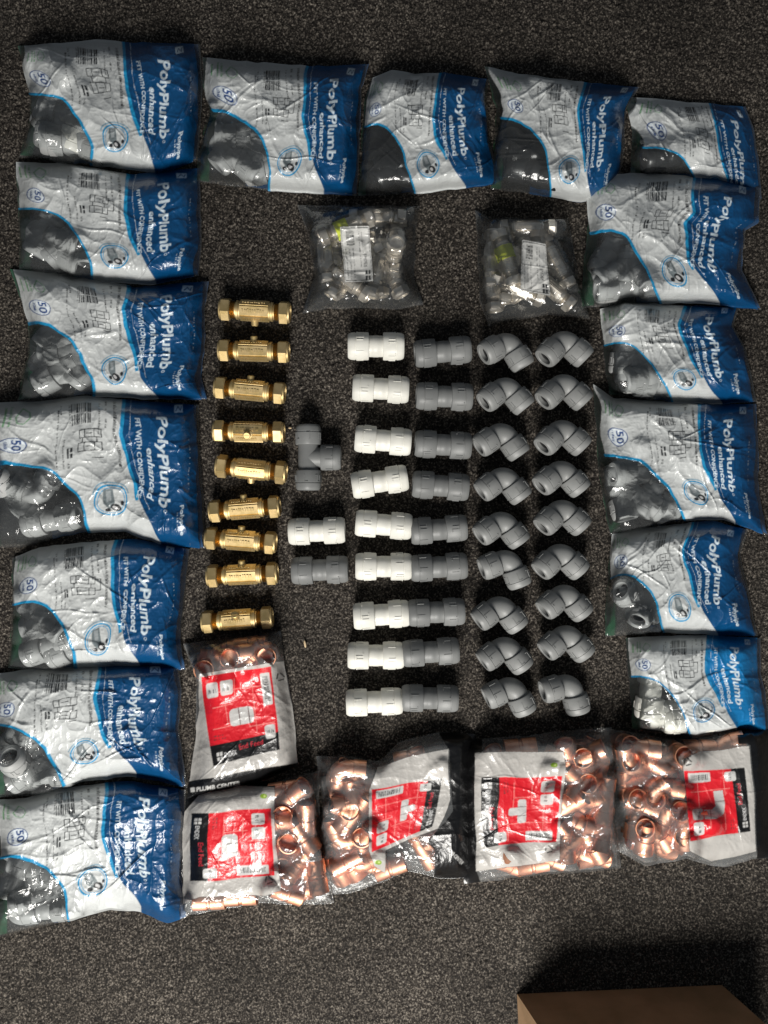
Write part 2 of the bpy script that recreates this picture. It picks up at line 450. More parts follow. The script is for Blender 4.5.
place('cw', MX(317, 531, 13.4, math.atan2(2, 56), 0, 1.0), 'lone white pipe coupling right of the brass valves, under the grey tee', 'pipe fitting')
place('cg', MX(320, 570, 13.4, math.atan2(2, 54), 0, .5), 'lone grey pipe coupling just below the lone white one, beside the brass valves', 'pipe fitting')
place('tg', MX(308.3, 457.6, 13, 0), 'grey plastic pipe tee with its branch pointing right', 'pipe fitting')

EL = [((482, 355.5), (508, 342), (523, 364)), ((481.5, 403), (506, 386), (524.5, 404.6)), ((479, 448), (502.5, 431.7), (519.4, 455.4)), ((479.5, 492.6), (504, 475.7), (521, 496)), ((479.5, 533), (502.5, 520), (521, 540)), ((480, 569), (508.6, 559), (519.4, 582.6)), ((477, 621.6), (500.8, 604.6), (517.7, 626.6)), ((482, 660.5), (506, 645), (523, 665.6)), ((484, 699.4), (512.6, 686), (524.5, 711))]
FL = [((543, 360.6), (563.4, 339.6), (582, 356.6)), ((545, 401), (563.4, 382.6), (581, 401)), ((543, 446), (561.7, 428.3), (580, 445)), ((541.4, 486), (561.7, 469), (578.7, 489)), ((543, 524), (561.7, 508), (580, 524)), ((539.7, 570.8), (560, 552), (577, 569)), ((543, 609.7), (565, 592.8), (582, 613)), ((545.8, 650), (566.8, 633.4), (583.7, 653.7)), ((546.5, 689), (570, 684), (578.7, 709.6))]
def elbow_M(l, c, r, z=13.2, tilt=12):
    a1 = math.atan2(c[1] - l[1], l[0] - c[0]); a2 = math.atan2(c[1] - r[1], r[0] - c[0])
    bx = math.cos(a1) + math.cos(a2); by = math.sin(a1) + math.sin(a2); b = math.atan2(by, bx)
    # local bisector is -Y
    R = Matrix.Rotation(b + PI / 2, 4, 'Z')
    ax = Vector((1, -1, 0)).normalized()               # tilt about the right-hand leg lifts the left-hand mouth
    return Matrix.Translation(at(c[0] + 1.5 * math.cos(b + PI), c[1] - 1.5 * math.sin(b + PI), z / 1000)) @ R @ Matrix.Rotation(math.radians(-tilt), 4, ax)
for lst, colname, grp in ((EL, 'the left elbow column', 'grey elbows in the left of two columns'), (FL, 'the right elbow column', 'grey elbows in the right of two columns')):
    for i, (l, c, r) in enumerate(lst):
        place('eg', elbow_M(l, c, r, 13.5 + 1.5, rnd.uniform(7, 16)), word(i, ('grey', 'plastic pipe elbow'), colname), 'pipe fitting', grp)

# ------------------------------------------------------------------ printing
_txt = {}
def text_tris(s, bold):
    k = (s, bold)
    if k in _txt: return _txt[k]
    cu = bpy.data.curves.new('t', 'FONT'); cu.body = s; cu.resolution_u = 3; cu.offset = .022 if bold else 0
    ob = bpy.data.objects.new('t', cu); C.objects.link(ob)
    dg = bpy.context.evaluated_depsgraph_get(); ev = ob.evaluated_get(dg); me = ev.to_mesh()
    me.calc_loop_triangles()
    T = np.array([[me.vertices[i].co[:2] for i in t.vertices] for t in me.loop_triangles])
    ev.to_mesh_clear(); bpy.data.objects.remove(ob); bpy.data.curves.remove(cu)
    _txt[k] = T; return T

class Canvas:
    def __init__(s, w, h, res=5.0):
        s.res = res; s.a = np.zeros((int(h * res) + 2, int(w * res) + 2, 4), np.float32); s.z = np.zeros(s.a.shape[:2], np.int8); s.T = None
    def poly(s, pts, col, zone=None, alpha=1.0):
        if s.T is not None: pts = [s.T(*p) for p in pts]
        P = np.array(pts, float) * s.res
        h, w = s.z.shape
        x0 = max(0, int(P[:, 0].min()) - 1); x1 = min(w, int(P[:, 0].max()) + 2); y0 = max(0, int(P[:, 1].min()) - 1); y1 = min(h, int(P[:, 1].max()) + 2)
        if x1 <= x0 or y1 <= y0: return
        X, Y = np.meshgrid(np.arange(x0, x1) + .5, np.arange(y0, y1) + .5); ins = np.zeros(X.shape, bool)
        n = len(P)
        for i in range(n):
            ax, ay = P[i]; bx, by = P[(i + 1) % n]
            if ay == by: continue
            c = ((ay > Y) != (by > Y)) & (X < (bx - ax) * (Y - ay) / (by - ay) + ax); ins ^= c
        sub = s.a[y0:y1, x0:x1]; sub[ins] = (*col, alpha)
        if zone is not None: s.z[y0:y1, x0:x1][ins] = zone
    def rect(s, x0, y0, x1, y1, col, zone=None, alpha=1.0): s.poly([(x0, y0), (x1, y0), (x1, y1), (x0, y1)], col, zone, alpha)
    def rrect(s, x0, y0, x1, y1, r, col):
        p = []
        for cx, cy, a in ((x1 - r, y0 + r, -90), (x1 - r, y1 - r, 0), (x0 + r, y1 - r, 90), (x0 + r, y0 + r, 180)):
            for k in range(5): t = math.radians(a + k * 22.5); p.append((cx + r * math.cos(t), cy + r * math.sin(t)))
        s.poly(p, col)
    def line(s, pts, wd, col):
        for (ax, ay), (bx, by) in zip(pts[:-1], pts[1:]):
            d = math.hypot(bx - ax, by - ay) or 1; ex = (bx - ax) / d * wd / 2; ey = (by - ay) / d * wd / 2
            s.poly([(ax - ey - ex * .5, ay + ex - ey * .5), (bx - ey + ex * .5, by + ex + ey * .5), (bx + ey + ex * .5, by - ex + ey * .5), (ax + ey - ex * .5, ay - ex - ey * .5)], col)
    def ell(s, cx, cy, rx, ry, col, rot=0, n=28):
        s.poly([(cx + rx * math.cos(t) * math.cos(rot) - ry * math.sin(t) * math.sin(rot), cy + rx * math.cos(t) * math.sin(rot) + ry * math.sin(t) * math.cos(rot)) for t in [2 * PI * k / n for k in range(n)]], col)
    def ring(s, cx, cy, r, wd, col, n=32, a0=0, a1=360):
        s.line([(cx + r * math.cos(math.radians(a0 + (a1 - a0) * k / n)), cy + r * math.sin(math.radians(a0 + (a1 - a0) * k / n))) for k in range(n + 1)], wd, col)
    def text(s, t, x, y, d, L, h, col, bold=False):
        """starts at (x,y) on the baseline, runs along d for L mm, capital height h"""
        T = text_tris(t, bold); x0 = T[:, :, 0].min(); wd = T[:, :, 0].max() - x0
        dl = math.hypot(*d); dx, dy = d[0] / dl, d[1] / dl; ux, uy = dy, -dx
        for tr in T:
            s.poly([(x + dx * (gx - x0) * L / wd + ux * gy * h / .73, y + dy * (gx - x0) * L / wd + uy * gy * h / .73) for gx, gy in tr], col)
    def ticks(s, x, y, d, L, h, col, seed=0, dens=.75):
        """a line of print too small to read in the photograph"""
        rn = random.Random(seed); dl = math.hypot(*d); dx, dy = d[0] / dl, d[1] / dl; ux, uy = dy, -dx; t = 0
        while t < L:
            wd = rn.uniform(.35, .8); hh = h * rn.uniform(.65, 1.0)
            if rn.random() < dens:
                p = [(t, 0), (t + wd, 0), (t + wd, hh), (t, hh)]
                s.poly([(x + dx * a + ux * b, y + dy * a + uy * b) for a, b in p], col)
            t += wd + rn.uniform(.25, .55)
    def bars(s, x0, y0, x1, y1, col, seed, vertical=True):
        rn = random.Random(seed); t = x0 if vertical else y0; e = x1 if vertical else y1
        while t < e:
            wd = rn.choice([.6, .9, 1.4])
            if vertical: s.rect(t, y0, min(t + wd, e), y1, col)
            else: s.rect(x0, t, x1, min(t + wd, e), col)
            t += wd + rn.choice([.5, .7, 1.1])
    def sample(s, x, y):
        h, w = s.z.shape; out = 0
        for ox, oy in ((-.25, -.25), (.25, -.25), (-.25, .25), (.25, .25), (0, 0)):
            xi = np.clip(((x + ox) * s.res).astype(int), 0, w - 1); yi = np.clip(((y + oy) * s.res).astype(int), 0, h - 1)
            out = out + s.a[yi, xi]
        xi = np.clip((x * s.res).astype(int), 0, w - 1); yi = np.clip((y * s.res).astype(int), 0, h - 1)
        return out / 5.0, s.z[yi, xi]

WHITE = (.57, .59, .585); BLUE = (.0015, .060, .175); CYAN = (.012, .27, .52); INK = (.02, .023, .026); NAVY = (.01, .05, .2); PALE = (.72, .78, .82)
def fitting_drawing(c, x, y, kind, col):
    for k, (a, b) in enumerate(((0, 0), (0, 13))):
        c.line([(x + a, y + b), (x + a + 20, y + b), (x + a + 20, y + b + 8), (x + a, y + b + 8), (x + a, y + b)], .95, col)
        c.line([(x + 5, y + b), (x + 5, y + b + 8)], .75, col); c.line([(x + 14, y + b), (x + 14, y + b + 8)], .75, col)
        c.line([(x + 6.5, y + b + 4), (x + 12.5, y + b + 4)], .75, col)
    c.line([(x + 3, y + 8), (x + 3, y + 13)], .75, col); c.line([(x + 16, y + 8), (x + 16, y + 13)], .75, col)
    if kind % 2: c.line([(x + 20, y + 3), (x + 26, y + 3), (x + 26, y + 16), (x + 20, y + 16)], .95, col)

def poly_canvas(kind, blue=BLUE, cyan=CYAN):
    c = Canvas(180, 130)
    win = [(1.5, 56), (10, 54.5), (20, 56), (31, 61), (41, 70), (50, 82), (57, 95), (63, 110), (67, 131)]
    c.poly([(1.5, 1)] + win[:0] + [(1.5, -1), (173, -1), (173, 132), (67, 132)] + win[::-1], WHITE, 1)
    bl = [(104, 0), (102.5, 15), (101, 32), (101, 50), (104, 66), (110, 84), (119, 103), (128, 118), (133, 127)]
    c.poly(bl + [(133, 132), (175, 132), (175, -1), (104, -1)], blue, 2)
    c.line([(x - 1.6 - .0, y) for x, y in bl[:6]] + [(113, 96)], 3.4, cyan)
    c.line([(x + 5.5, y) for x, y in bl[:7]], .35, PALE)
    c.line(win, 2.7, cyan)
    # pack size badge
    c.ell(15, 38, 8.6, 8.6, NAVY); c.ell(15, 38, 7.8, 7.8, PALE)
    c.text('50', 14, 31.8, (0, 1), 12.2, 6.2, NAVY, True); c.ticks(9.6, 33, (0, 1), 10, 2.4, NAVY, 4, .9)
    # green leaf mark
    G = (.10, .32, .12)
    c.line([(9, 6), (9, 20)], .8, G); c.line([(5, 8), (5, 20)], .8, G); c.ticks(11, 6, (0, 1), 14, 1.6, G, 8)
    c.line([(18, 8), (22, 11), (23, 15), (20, 19), (16, 18), (14.5, 14), (18, 8)], .6, G)
    # print columns
    c.ticks(44, 8, (0, 1), 8, 2.0, INK, 1, .8); c.ticks(41.5, 12, (0, 1), 56, 1.6, INK, 2, .75)
    c.ticks(48, 38, (0, 1), 28, 1.6, INK, 12, .8)
    c.bars(54, 7, 72, 16, INK, 9 + kind, True); c.bars(54, 17, 72, 26, INK, 9 + kind, True); c.ticks(52, 8, (0, 1), 16, 1.6, INK, 10)
    c.ticks(78, 6, (0, 1), 30, 1.6, INK, 5); c.ticks(84, 5, (0, 1), 12, 2.4, INK, 6, .8); c.ticks(84, 21, (0, 1), 9, 2.4, INK, 7, .8)
    c.ticks(92, 5, (0, 1), 62, 3.3, INK, 3 + kind, .97)
    c.rect(52, 47, 53.6, 56, INK); c.rect(54.6, 47, 56.6, 51, INK); c.rect(54.6, 52, 56.6, 56, INK); c.ticks(52, 60, (0, 1), 7, 2.2, INK, 14)
    fitting_drawing(c, 61, 31 + (kind % 3) * 2, kind, INK)
    c.ticks(72, 58, (0, 1), 2.2, 14, INK, 15)
    # hand badge
    c.ring(88, 99, 14.2, 1.5, cyan); c.ring(88, 99, 11.8, .6, cyan)
    c.ring(88, 99, 16.8, 1.1, (.18, .32, .42), 20, 200, 330)
    c.poly([(80, 90), (87, 88), (90, 96), (92, 103), (86, 106), (81, 100)], (.16, .19, .20)); c.poly([(82, 91), (86, 90), (88, 98), (84, 99)], (.32, .35, .36))
    c.ell(92, 105, 5.0, 3.6, (.02, .022, .025), .5); c.ell(91, 105, 2.4, 1.6, (.6, .6, .6), .5); c.ell(84.5, 107, 2.6, 2.0, (.02, .022, .025)); c.ell(98, 101, 1.6, 2.2, (.03, .03, .035))
    # the writing on the blue
    LT = (.62, .72, .78)
    c.text('FIT WITH CONFIDENCE', 112.2, 18, (0, 1), 76, 4.6, LT, True)
    c.text('enhanced', 122.0, 45, (0, 1), 48, 7.2, LT, True)
    c.text('PolyPlumb', 134.0, 15, (0, 1), 79, 11.2, LT, True)
    c.ring(139, 97, 1.3, .5, LT, 10)
    c.text('Polypipe', 155.5, 92, (0, 1), 27, 4.6, LT, True); c.ticks(151.5, 98, (0, 1), 16, 1.5, LT, 21)
    c.rect(154, 3, 163, 10, LT); c.line([(155.5, 8.5), (158, 4.8), (160.8, 8.6), (161.6, 4.6)], .9, blue)
    c.ticks(166, 30, (0, 1), 50, .9, LT, 23, .3)
    return c

def label_T(q):
    """unit label square -> quad q = top-left, top-right, bottom-right, bottom-left in the label's own reading direction"""
    def T(u, v):
        u /= 100.0; v /= 100.0
        x = (1 - u) * (1 - v) * q[0][0] + u * (1 - v) * q[1][0] + u * v * q[2][0] + (1 - u) * v * q[3][0]
        y = (1 - u) * (1 - v) * q[0][1] + u * (1 - v) * q[1][1] + u * v * q[2][1] + (1 - u) * v * q[3][1]
        return (x, y)
    return T
RED = (.66, .012, .022); LBLK = (.005, .005, .0055); LW = (.55, .545, .53); PANEL = (.47, .455, .43)
def squares(c, x, y, s, col):
    g = s * .12
    for i in (0, 1):
        for j in (0, 1): c.rect(x + i * s / 2 + g / 2, y + j * s / 2 + g / 2, x + (i + 1) * s / 2 - g / 2, y + (j + 1) * s / 2 - g / 2, col)
def red_label(c, q, shape):
    c.T = label_T(q)
    c.rect(0, 0, 100, 100, RED, 3); c.rect(0, 79, 100, 100, LBLK)
    for (a, b) in (((8, 60), (60, 60)), ((20, 20), (92, 20)), ((70, 8), (70, 74)), ((30, 30), (30, 58)), ((45, 8), (45, 30)), ((60, 66), (96, 66)), ((12, 36), (40, 36))): c.line([a, b], 1.1, (.78, .22, .20))
    for x in (6, 26): c.rrect(x, 8, x + 17, 25, 3, LW); c.ticks(x + 3, 20, (1, 0), 11, 5, INK, x)
    c.rrect(83, 6, 97, 44, 1.5, LW); c.bars(86, 10, 94, 40, INK, 4, False)
    c.rrect(81, 68, 96, 85, 3, LW); c.ticks(83, 78, (1, 0), 11, 4, INK, 3)
    D = (.09, .04, .04)
    if shape == 'c': c.rrect(33, 42, 68, 62, 6, LW); c.line([(47, 42), (47, 62)], 1.2, D); c.line([(61, 42), (61, 62)], 1.2, D)
    if shape == 't':
        c.rrect(33, 43, 70, 54, 3, LW); c.rrect(46, 50, 58, 65, 3, LW); c.line([(45, 43), (45, 54)], .9, D); c.line([(59, 43), (59, 54)], .9, D)
    if shape == 'e':
        c.poly([(68, 47), (68, 63), (48, 63), (33, 58), (27, 45), (27, 27), (41, 27), (41, 40), (46, 47)], LW); c.line([(52, 47), (52, 63)], .9, D); c.line([(27, 37), (41, 37)], .9, D)
    c.ticks(7, 74, (1, 0), 18, 2.5, D, 6); c.ticks(7, 70, (1, 0), 14, 2.5, D, 7)
    c.text('End Feed', 44, 90, (1, 0), 32, 6.5, (.62, .03, .05), False)
    squares(c, 7, 87, 10, LW); c.text('ENDEX', 19, 94.5, (1, 0), 20, 5.5, (.5, .5, .5), True)
    c.T = None

# ------------------------------------------------------------------ bags
def polyline(pts, n, seed, wob):
    P = np.array(pts, float); d = np.r_[0, np.cumsum(np.hypot(*np.diff(P, axis=0).T))]
    t = np.linspace(0, d[-1], n); x = np.interp(t, d, P[:, 0]); y = np.interp(t, d, P[:, 1])
    k = max(3, n // 22) | 1; ker = np.hanning(k + 2)[1:-1]; ker /= ker.sum()
    def sm(a):
        b = np.pad(a, k // 2, mode='reflect', reflect_type='odd'); r = np.convolve(b, ker, 'valid'); r[0] = a[0]; r[-1] = a[-1]; return r
    x = sm(x); y = sm(y); f = np.sin(np.linspace(0, PI, n)) ** .5
    u = t / 9.0
    x = x + f * wob * (vnoise(u, u * 0 + .5, seed) - .5) * 2; y = y + f * wob * (vnoise(u, u * 0 + 7.5, seed + 1) - .5) * 2
    return x, y

def stamps_of(items):
    """list of capsules (xa, ya, xb, yb, z, r) in apparent px at film height"""
    return items

def stamp(PX, PY, caps, grow=0.0):
    out = np.full(PX.shape, -50.0)
    for (xa, ya, xb, yb, z, r, z2) in caps:
        m = (PX > min(xa, xb) - r - 2) & (PX < max(xa, xb) + r + 2) & (PY > min(ya, yb) - r - 2) & (PY < max(ya, yb) + r + 2)
        if not m.any(): continue
        x = PX[m]; y = PY[m]; dx = xb - xa; dy = yb - ya; L2 = dx * dx + dy * dy
        t = np.clip(((x - xa) * dx + (y - ya) * dy) / L2, 0, 1) if L2 > 1e-6 else np.zeros_like(x)
        d2 = (x - xa - t * dx) ** 2 + (y - ya - t * dy) ** 2; R = r + grow
        zz = z + (z2 - z) * t if L2 > 1e-6 else z
        v = np.where(d2 < R * R, zz + np.sqrt(np.maximum(0, R * R - d2)), -50)
        out[m] = np.maximum(out[m], v)
    return out

def discs(PX, PY, lst):
    out = np.full(PX.shape, -50.0)
    for (x, y, r, top) in lst:
        d2 = (PX - x) ** 2 + (PY - y) ** 2; out = np.where(d2 < r * r, np.maximum(out, top), out)
    return out

def components(z):
    """4-connected pieces of equal value, by merging row runs"""
    par = []
    def find(a):
        while par[a] != a: par[a] = par[par[a]]; a = par[a]
        return a
    out = np.zeros(z.shape, np.int32); prev = []; runs = []
    for y in range(z.shape[0]):
        row = z[y]; cut = np.flatnonzero(np.diff(row)) + 1; st = np.r_[0, cut]; en = np.r_[cut, len(row)]; cur = []
        for a, b in zip(st.tolist(), en.tolist()):
            i = len(par); par.append(i); cur.append((a, b, int(row[a]), i)); runs.append((y, a, b, i))
        i = j = 0
        while prev and i < len(prev) and j < len(cur):
            p = prev[i]; c = cur[j]
            if p[0] < c[1] and c[0] < p[1] and p[2] == c[2]:
                x, w_ = find(p[3]), find(c[3])
                if x != w_: par[w_] = x
            if p[1] < c[1]: i += 1
            else: j += 1
        prev = cur
    info = {}
    for y, a, b, i in runs:
        r = find(i); out[y, a:b] = r; n_, z_ = info.get(r, (0, int(z[y, a]))); info[r] = (n_ + b - a, z_)
    return out, info

def make_bag(label, top, right, bottom, left, canvas, caps, discl, zones, mat, seed, pillow=24, warp=3.0, design=None, step=.68, wrinkle=1.0, rim=2.0, group=None, backcol=None, inkw=.72, relax=70):
    """sheet over contents; canvas addressed by design(u,v,px,py) -> mm"""
    Wd = np.hypot(top[-1][0] - top[0][0], top[-1][1] - top[0][1]); Hd = np.hypot(left[-1][0] - left[0][0], left[-1][1] - left[0][1])
    nx = int(Wd / step); ny = int(Hd / step)
    tx, ty = polyline(top, nx, seed, 1.0); bx, by = polyline(bottom, nx, seed + 2, 1.2)
    lx, ly = polyline(left, ny, seed + 4, 1.0); rx, ry = polyline(right, ny, seed + 6, 1.0)
    U, V = np.meshgrid(np.linspace(0, 1, nx), np.linspace(0, 1, ny))
    def coons(t, b, l, r):
        return ((1 - V) * t[None, :] + V * b[None, :] + (1 - U) * l[:, None] + U * r[:, None]
                - ((1 - U) * (1 - V) * t[0] + U * (1 - V) * t[-1] + (1 - U) * V * b[0] + U * V * b[-1]))
    PX = coons(tx, bx, lx, rx); PY = coons(ty, by, ly, ry)
    # ---- height: a pillow pushed out by what is inside, relaxed like a taut sheet
    k = 3; cs = (slice(None, None, k), slice(None, None, k))
    px, py = PX[cs], PY[cs]; u, v = U[cs], V[cs]
    mx = Wd * np.minimum(u, 1 - u); my = Hd * np.minimum(v, 1 - v)
    flange = np.clip((np.minimum(mx, my * 1.6) - 3.0) / 17.0, 0, 1)
    pil = pillow * np.sin(flange * PI / 2) ** .8 * (.82 + .3 * vnoise(px / 38, py / 38, seed + 9))
    st = np.maximum(stamp(px, py, caps, 1.8), discs(px, py, discl))
    rimz = rim + 1.6 * vnoise(px / 14, py / 14, seed + 11)
    h = np.maximum(np.maximum(pil, st), rimz)
    edge = np.minimum(mx, my) < 1.8
    for _ in range(relax):
        g = np.pad(h, 1, mode='edge'); a = (g[:-2, 1:-1] + g[2:, 1:-1] + g[1:-1, :-2] + g[1:-1, 2:] + .7 * (g[:-2, :-2] + g[2:, 2:] + g[:-2, 2:] + g[2:, :-2])) / 6.8
        h = np.maximum(st, .93 * a + .07 * np.maximum(pil * .97, rimz)); h = np.where(edge, rimz, h)
    # back to full size
    cy = np.arange(ny) / k; cx = np.arange(nx) / k
    def up(a):
        y0 = np.clip(cy.astype(int), 0, a.shape[0] - 2); x0 = np.clip(cx.astype(int), 0, a.shape[1] - 2)
        fy = np.clip(cy - y0, 0, 1)[:, None]; fx = np.clip(cx - x0, 0, 1)[None, :]
        return a[y0][:, x0] * (1 - fy) * (1 - fx) + a[y0 + 1][:, x0] * fy * (1 - fx) + a[y0][:, x0 + 1] * (1 - fy) * fx + a[y0 + 1][:, x0 + 1] * fy * fx
    Hh = up(h)
    # ---- creases
    dx, dy, al = design(U, V, PX, PY)
    wx = PX + 7 * vnoise(PX / 22, PY / 22, seed + 21); wy = PY + 7 * vnoise(PX / 22, PY / 22, seed + 22)
    rn = np.random.RandomState(seed + 30)
    th = rn.rand() * PI
    ca, sa = math.cos(th), math.sin(th)
    ra = wx * ca + wy * sa; rb = -wx * sa + wy * ca
    W = 2.6 * ridge(rb / 60, ra / 44, seed + 27) ** 2 + 1.9 * ridge(ra / 26, rb / 40, seed + 23) ** 3 + 1.5 * ridge(rb / 13, ra / 22, seed + 24) ** 2 + .8 * np.maximum(0, ridge(wx / 7.5, wy / 10, seed + 25)) ** 2 + .28 * ridge(wx / 2.8, wy / 3.2, seed + 26)
    W = np.maximum(W, 0)
    for _ in range(30):                                 # long sharp folds
        cx0 = PX.min() + rn.rand() * (PX.max() - PX.min()); cy0 = PY.min() + rn.rand() * (PY.max() - PY.min()); a = rn.rand() * PI
        L = 14 + rn.rand() * 42; wd = 1.1 + rn.rand() * 2.6; am = .5 + rn.rand() * 1.6
        qx = (wx - cx0 - 3) * math.cos(a) + (wy - cy0 - 3) * math.sin(a); qy = -(wx - cx0 - 3) * math.sin(a) + (wy - cy0 - 3) * math.cos(a)
        W = W + am * np.maximum(0, 1 - np.abs(qy + 2 * np.sin(qx / 17)) / wd) * np.clip(1.6 * (1 - np.abs(qx) / L), 0, 1)
    smp, zn = canvas.sample(dx + warp * (vnoise(PX / 24, PY / 24, seed + 31) - .5) * 2, dy + warp * (vnoise(PX / 24, PY / 24, seed + 32) - .5) * 2)
    clear = 1 - smp[..., 3]
    ed = np.clip(np.minimum(Wd * np.minimum(U, 1 - U), Hd * np.minimum(V, 1 - V)) / 6, .25, 1)
    Hh = Hh + wrinkle * W * ed * (inkw + (.5 - inkw) * clear)
    Z = Hh / 1000.0; kz = (H - Z) / H
    P3 = np.stack([(PX - 384) / 1000 * kz, (512 - PY) / 1000 * kz, Z], -1)
    gx = np.gradient(P3, axis=1); gy = np.gradient(P3, axis=0); N = np.cross(gy, gx); N /= np.linalg.norm(N, axis=-1, keepdims=True) + 1e-12
    cen = at(PX.mean(), PY.mean()); root = empty('fittings_bag', (cen[0], cen[1], 0))
    V3 = (P3 - np.array([cen[0], cen[1], 0])).reshape(-1, 3)
    V3f = V3.reshape(ny, nx, 3)[::-1].reshape(-1, 3); Nf = N[::-1].reshape(-1, 3); colf = smp[::-1].reshape(-1, 4); znf = zn[::-1]
    fz = znf[:-1, :-1]
    lab_, info = components(fz)
    small = {c for c, (n_, z_) in info.items() if n_ < 260}
    if small:                                           # slivers join the sheet beside them
        flat = lab_.copy()
        sm_ = np.isin(flat, list(small))
        for _ in range(400):
            if not sm_.any(): break
            for sh, ax in ((1, 1), (-1, 1), (1, 0), (-1, 0)):
                r_ = np.roll(flat, sh, ax); rs = np.roll(sm_, sh, ax)
                if ax == 1: rs[:, 0 if sh == 1 else -1] = True
                else: rs[0 if sh == 1 else -1, :] = True
                t_ = sm_ & ~rs; flat[t_] = r_[t_]; sm_ = sm_ & ~t_
        lab_ = flat
    for c, (n_, z_) in info.items():
        if c not in small: grid(zones.get(z_, 'clear_film'), V3f, ny, nx, colf, lab_ == c, mat, root, normals=Nf)
    # back sheet lying on the carpet
    k2 = 4; sl = (slice(0, None, k2), slice(0, None, k2))
    bpx = PX[sl]; bpy_ = PY[sl]; u2 = U[sl]; v2 = V[sl]
    bz = (.5 + .5 * vnoise(bpx / 9, bpy_ / 9, seed + 41)) / 1000
    ex = -1.5 + 2.0 * (vnoise(bpx / 12, bpy_ / 12, seed + 42))
    bX = bpx + (u2 - .5) * 2 * ex; bY = bpy_ + (v2 - .5) * 2 * ex
    kb = (H - bz) / H
    B = np.stack([(bX - 384) / 1000 * kb - cen[0], (512 - bY) / 1000 * kb - cen[1], bz], -1)[::-1]
    bc = np.zeros(bpx.shape + (4,)); 
    if backcol is not None: bc = backcol(u2, v2)
    grid('back_film', B.reshape(-1, 3), B.shape[0], B.shape[1], bc[::-1].reshape(-1, 4), None, mat, root)
    tag(root, label, 'bag', group)
    return root

HF = 24.0                                             # typical film height, mm, for lining contents up with the film above them
def app(px, py, z):                                    # px where the film above a content point at height z lies
    k = (H - z / 1000) / H / ((H - HF / 1000) / H)
    return 384 + (px - 384) * k, 512 + (py - 512) * k

def outl(d): return d['t'] + d['r'][1:] + d['b'][::-1][1:] + d['f'][::-1][1:-1]
def inside(x, y, poly):
    c = False; n = len(poly)
    for i in range(n):
        ax, ay = poly[i]; bx, by = poly[(i + 1) % n]
        if (ay > y) != (by > y) and x < (bx - ax) * (y - ay) / (by - ay) + ax: c = not c
    return c

def put(kind, px, py, z, ang, tilt, roll, label, group, caps, discl, outline, cat='pipe fitting'):
    """one fitting inside a bag + its bulge in the film"""
    R = {'k': 11.3 * CS, 'n': 9.7}.get(kind[0], 13.2)
    arms = {'c': [(27, 0), (-27, 0)], 'e': [(-21, -21), (21, -21)], 't': [(0, 32), (0, -32), (32, 0)], 'n': [(28, 0), (-28, 0)]}
    kk = kind[1] if kind[0] == 'k' else ('n' if kind[0] == 'n' else kind[0])
    ar = arms[kk]
    if kind[0] == 'k': ar = [(a * CS, b * CS) for a, b in {'c': [(18.5, 0), (-18.5, 0)], 'e': [(-21, -21), (21, -21)], 't': [(0, 25.5), (0, -25.5), (25.5, 0)]}[kk]]
    ocx = sum(p[0] for p in outline) / len(outline); ocy = sum(p[1] for p in outline) / len(outline)
    for it in range(40):                               # keep it wholly inside the bag
        M = MX(px, py, z, ang, tilt, roll); bad = []
        for (x, y) in ar + [(0, 0)]:
            e = M @ Vector((x / 1000, y / 1000, 0)); ke = H / (H - e.z); ex, ey = 384 + e.x * 1000 * ke, 512 - e.y * 1000 * ke
            for k in range(8):
                qx, qy = ex + (R + 4) * math.cos(k * PI / 4) * .8, ey + (R + 4) * math.sin(k * PI / 4) * .8
                if not inside(qx, qy, outline): bad.append((qx, qy))
        if not bad: break
        bx = sum(b[0] for b in bad) / len(bad); by = sum(b[1] for b in bad) / len(bad); dl = math.hypot(px - bx, py - by) or 1
        px += (px - bx) / dl * 1.6 + (ocx - px) * .01; py += (py - by) / dl * 1.6 + (ocy - py) * .01
        if it % 8 == 7: ang += .35
    place(kind, M, label, cat, group)
    c0 = M @ Vector((0, 0, 0))
    def pj(p):
        kz = H / (H - p.z - R / 1000); return 384 + p.x * 1000 * kz, 512 - p.y * 1000 * kz
    a = pj(c0)
    for (x, y) in ar:
        f = (math.hypot(x, y) - 1) / math.hypot(x, y)
        e = M @ Vector((x * f / 1000, y * f / 1000, 0)); b = pj(e)
        caps.append((a[0], a[1], b[0], b[1], c0.z * 1000, R, e.z * 1000))
        if abs(e.z - c0.z) > .012:                     # standing on end: flat mouth
            e2 = M @ Vector((x / 1000, y / 1000, 0)); q = pj(e2)
            if e2.z > c0.z: discl.append((q[0], q[1], R + 1, e2.z * 1000 + 1))

def hidden_caps(rn, n, x0, y0, x1, y1, r=12, zmax=20, avoid=None):
    out = []
    for _ in range(n):
        for _t in range(20):
            x = rn.uniform(x0, x1); y = rn.uniform(y0, y1)
            if avoid is None or not inside(x, y, avoid): break
        a = rn.uniform(0, PI); L = rn.uniform(8, 20); z = rn.uniform(8, zmax)
        out.append((x - L * math.cos(a), y - L * math.sin(a), x + L * math.cos(a), y + L * math.sin(a), z, r, z + rn.uniform(-4, 4)))
    return out

PC = [poly_canvas(k) for k in range(3)]
PC_light = poly_canvas(1, (.006, .16, .40), (.012, .20, .42))
def back_poly(u, v):
    c = np.zeros(u.shape + (4,)); g = u < .07; c[g] = (.008, .075, .03, 1); b = u > .60; c[b] = (.004, .07, .20, 1)
    lo = (v > .93) & (u > .3); c[lo] = (.004, .07, .20, 1)
    return c

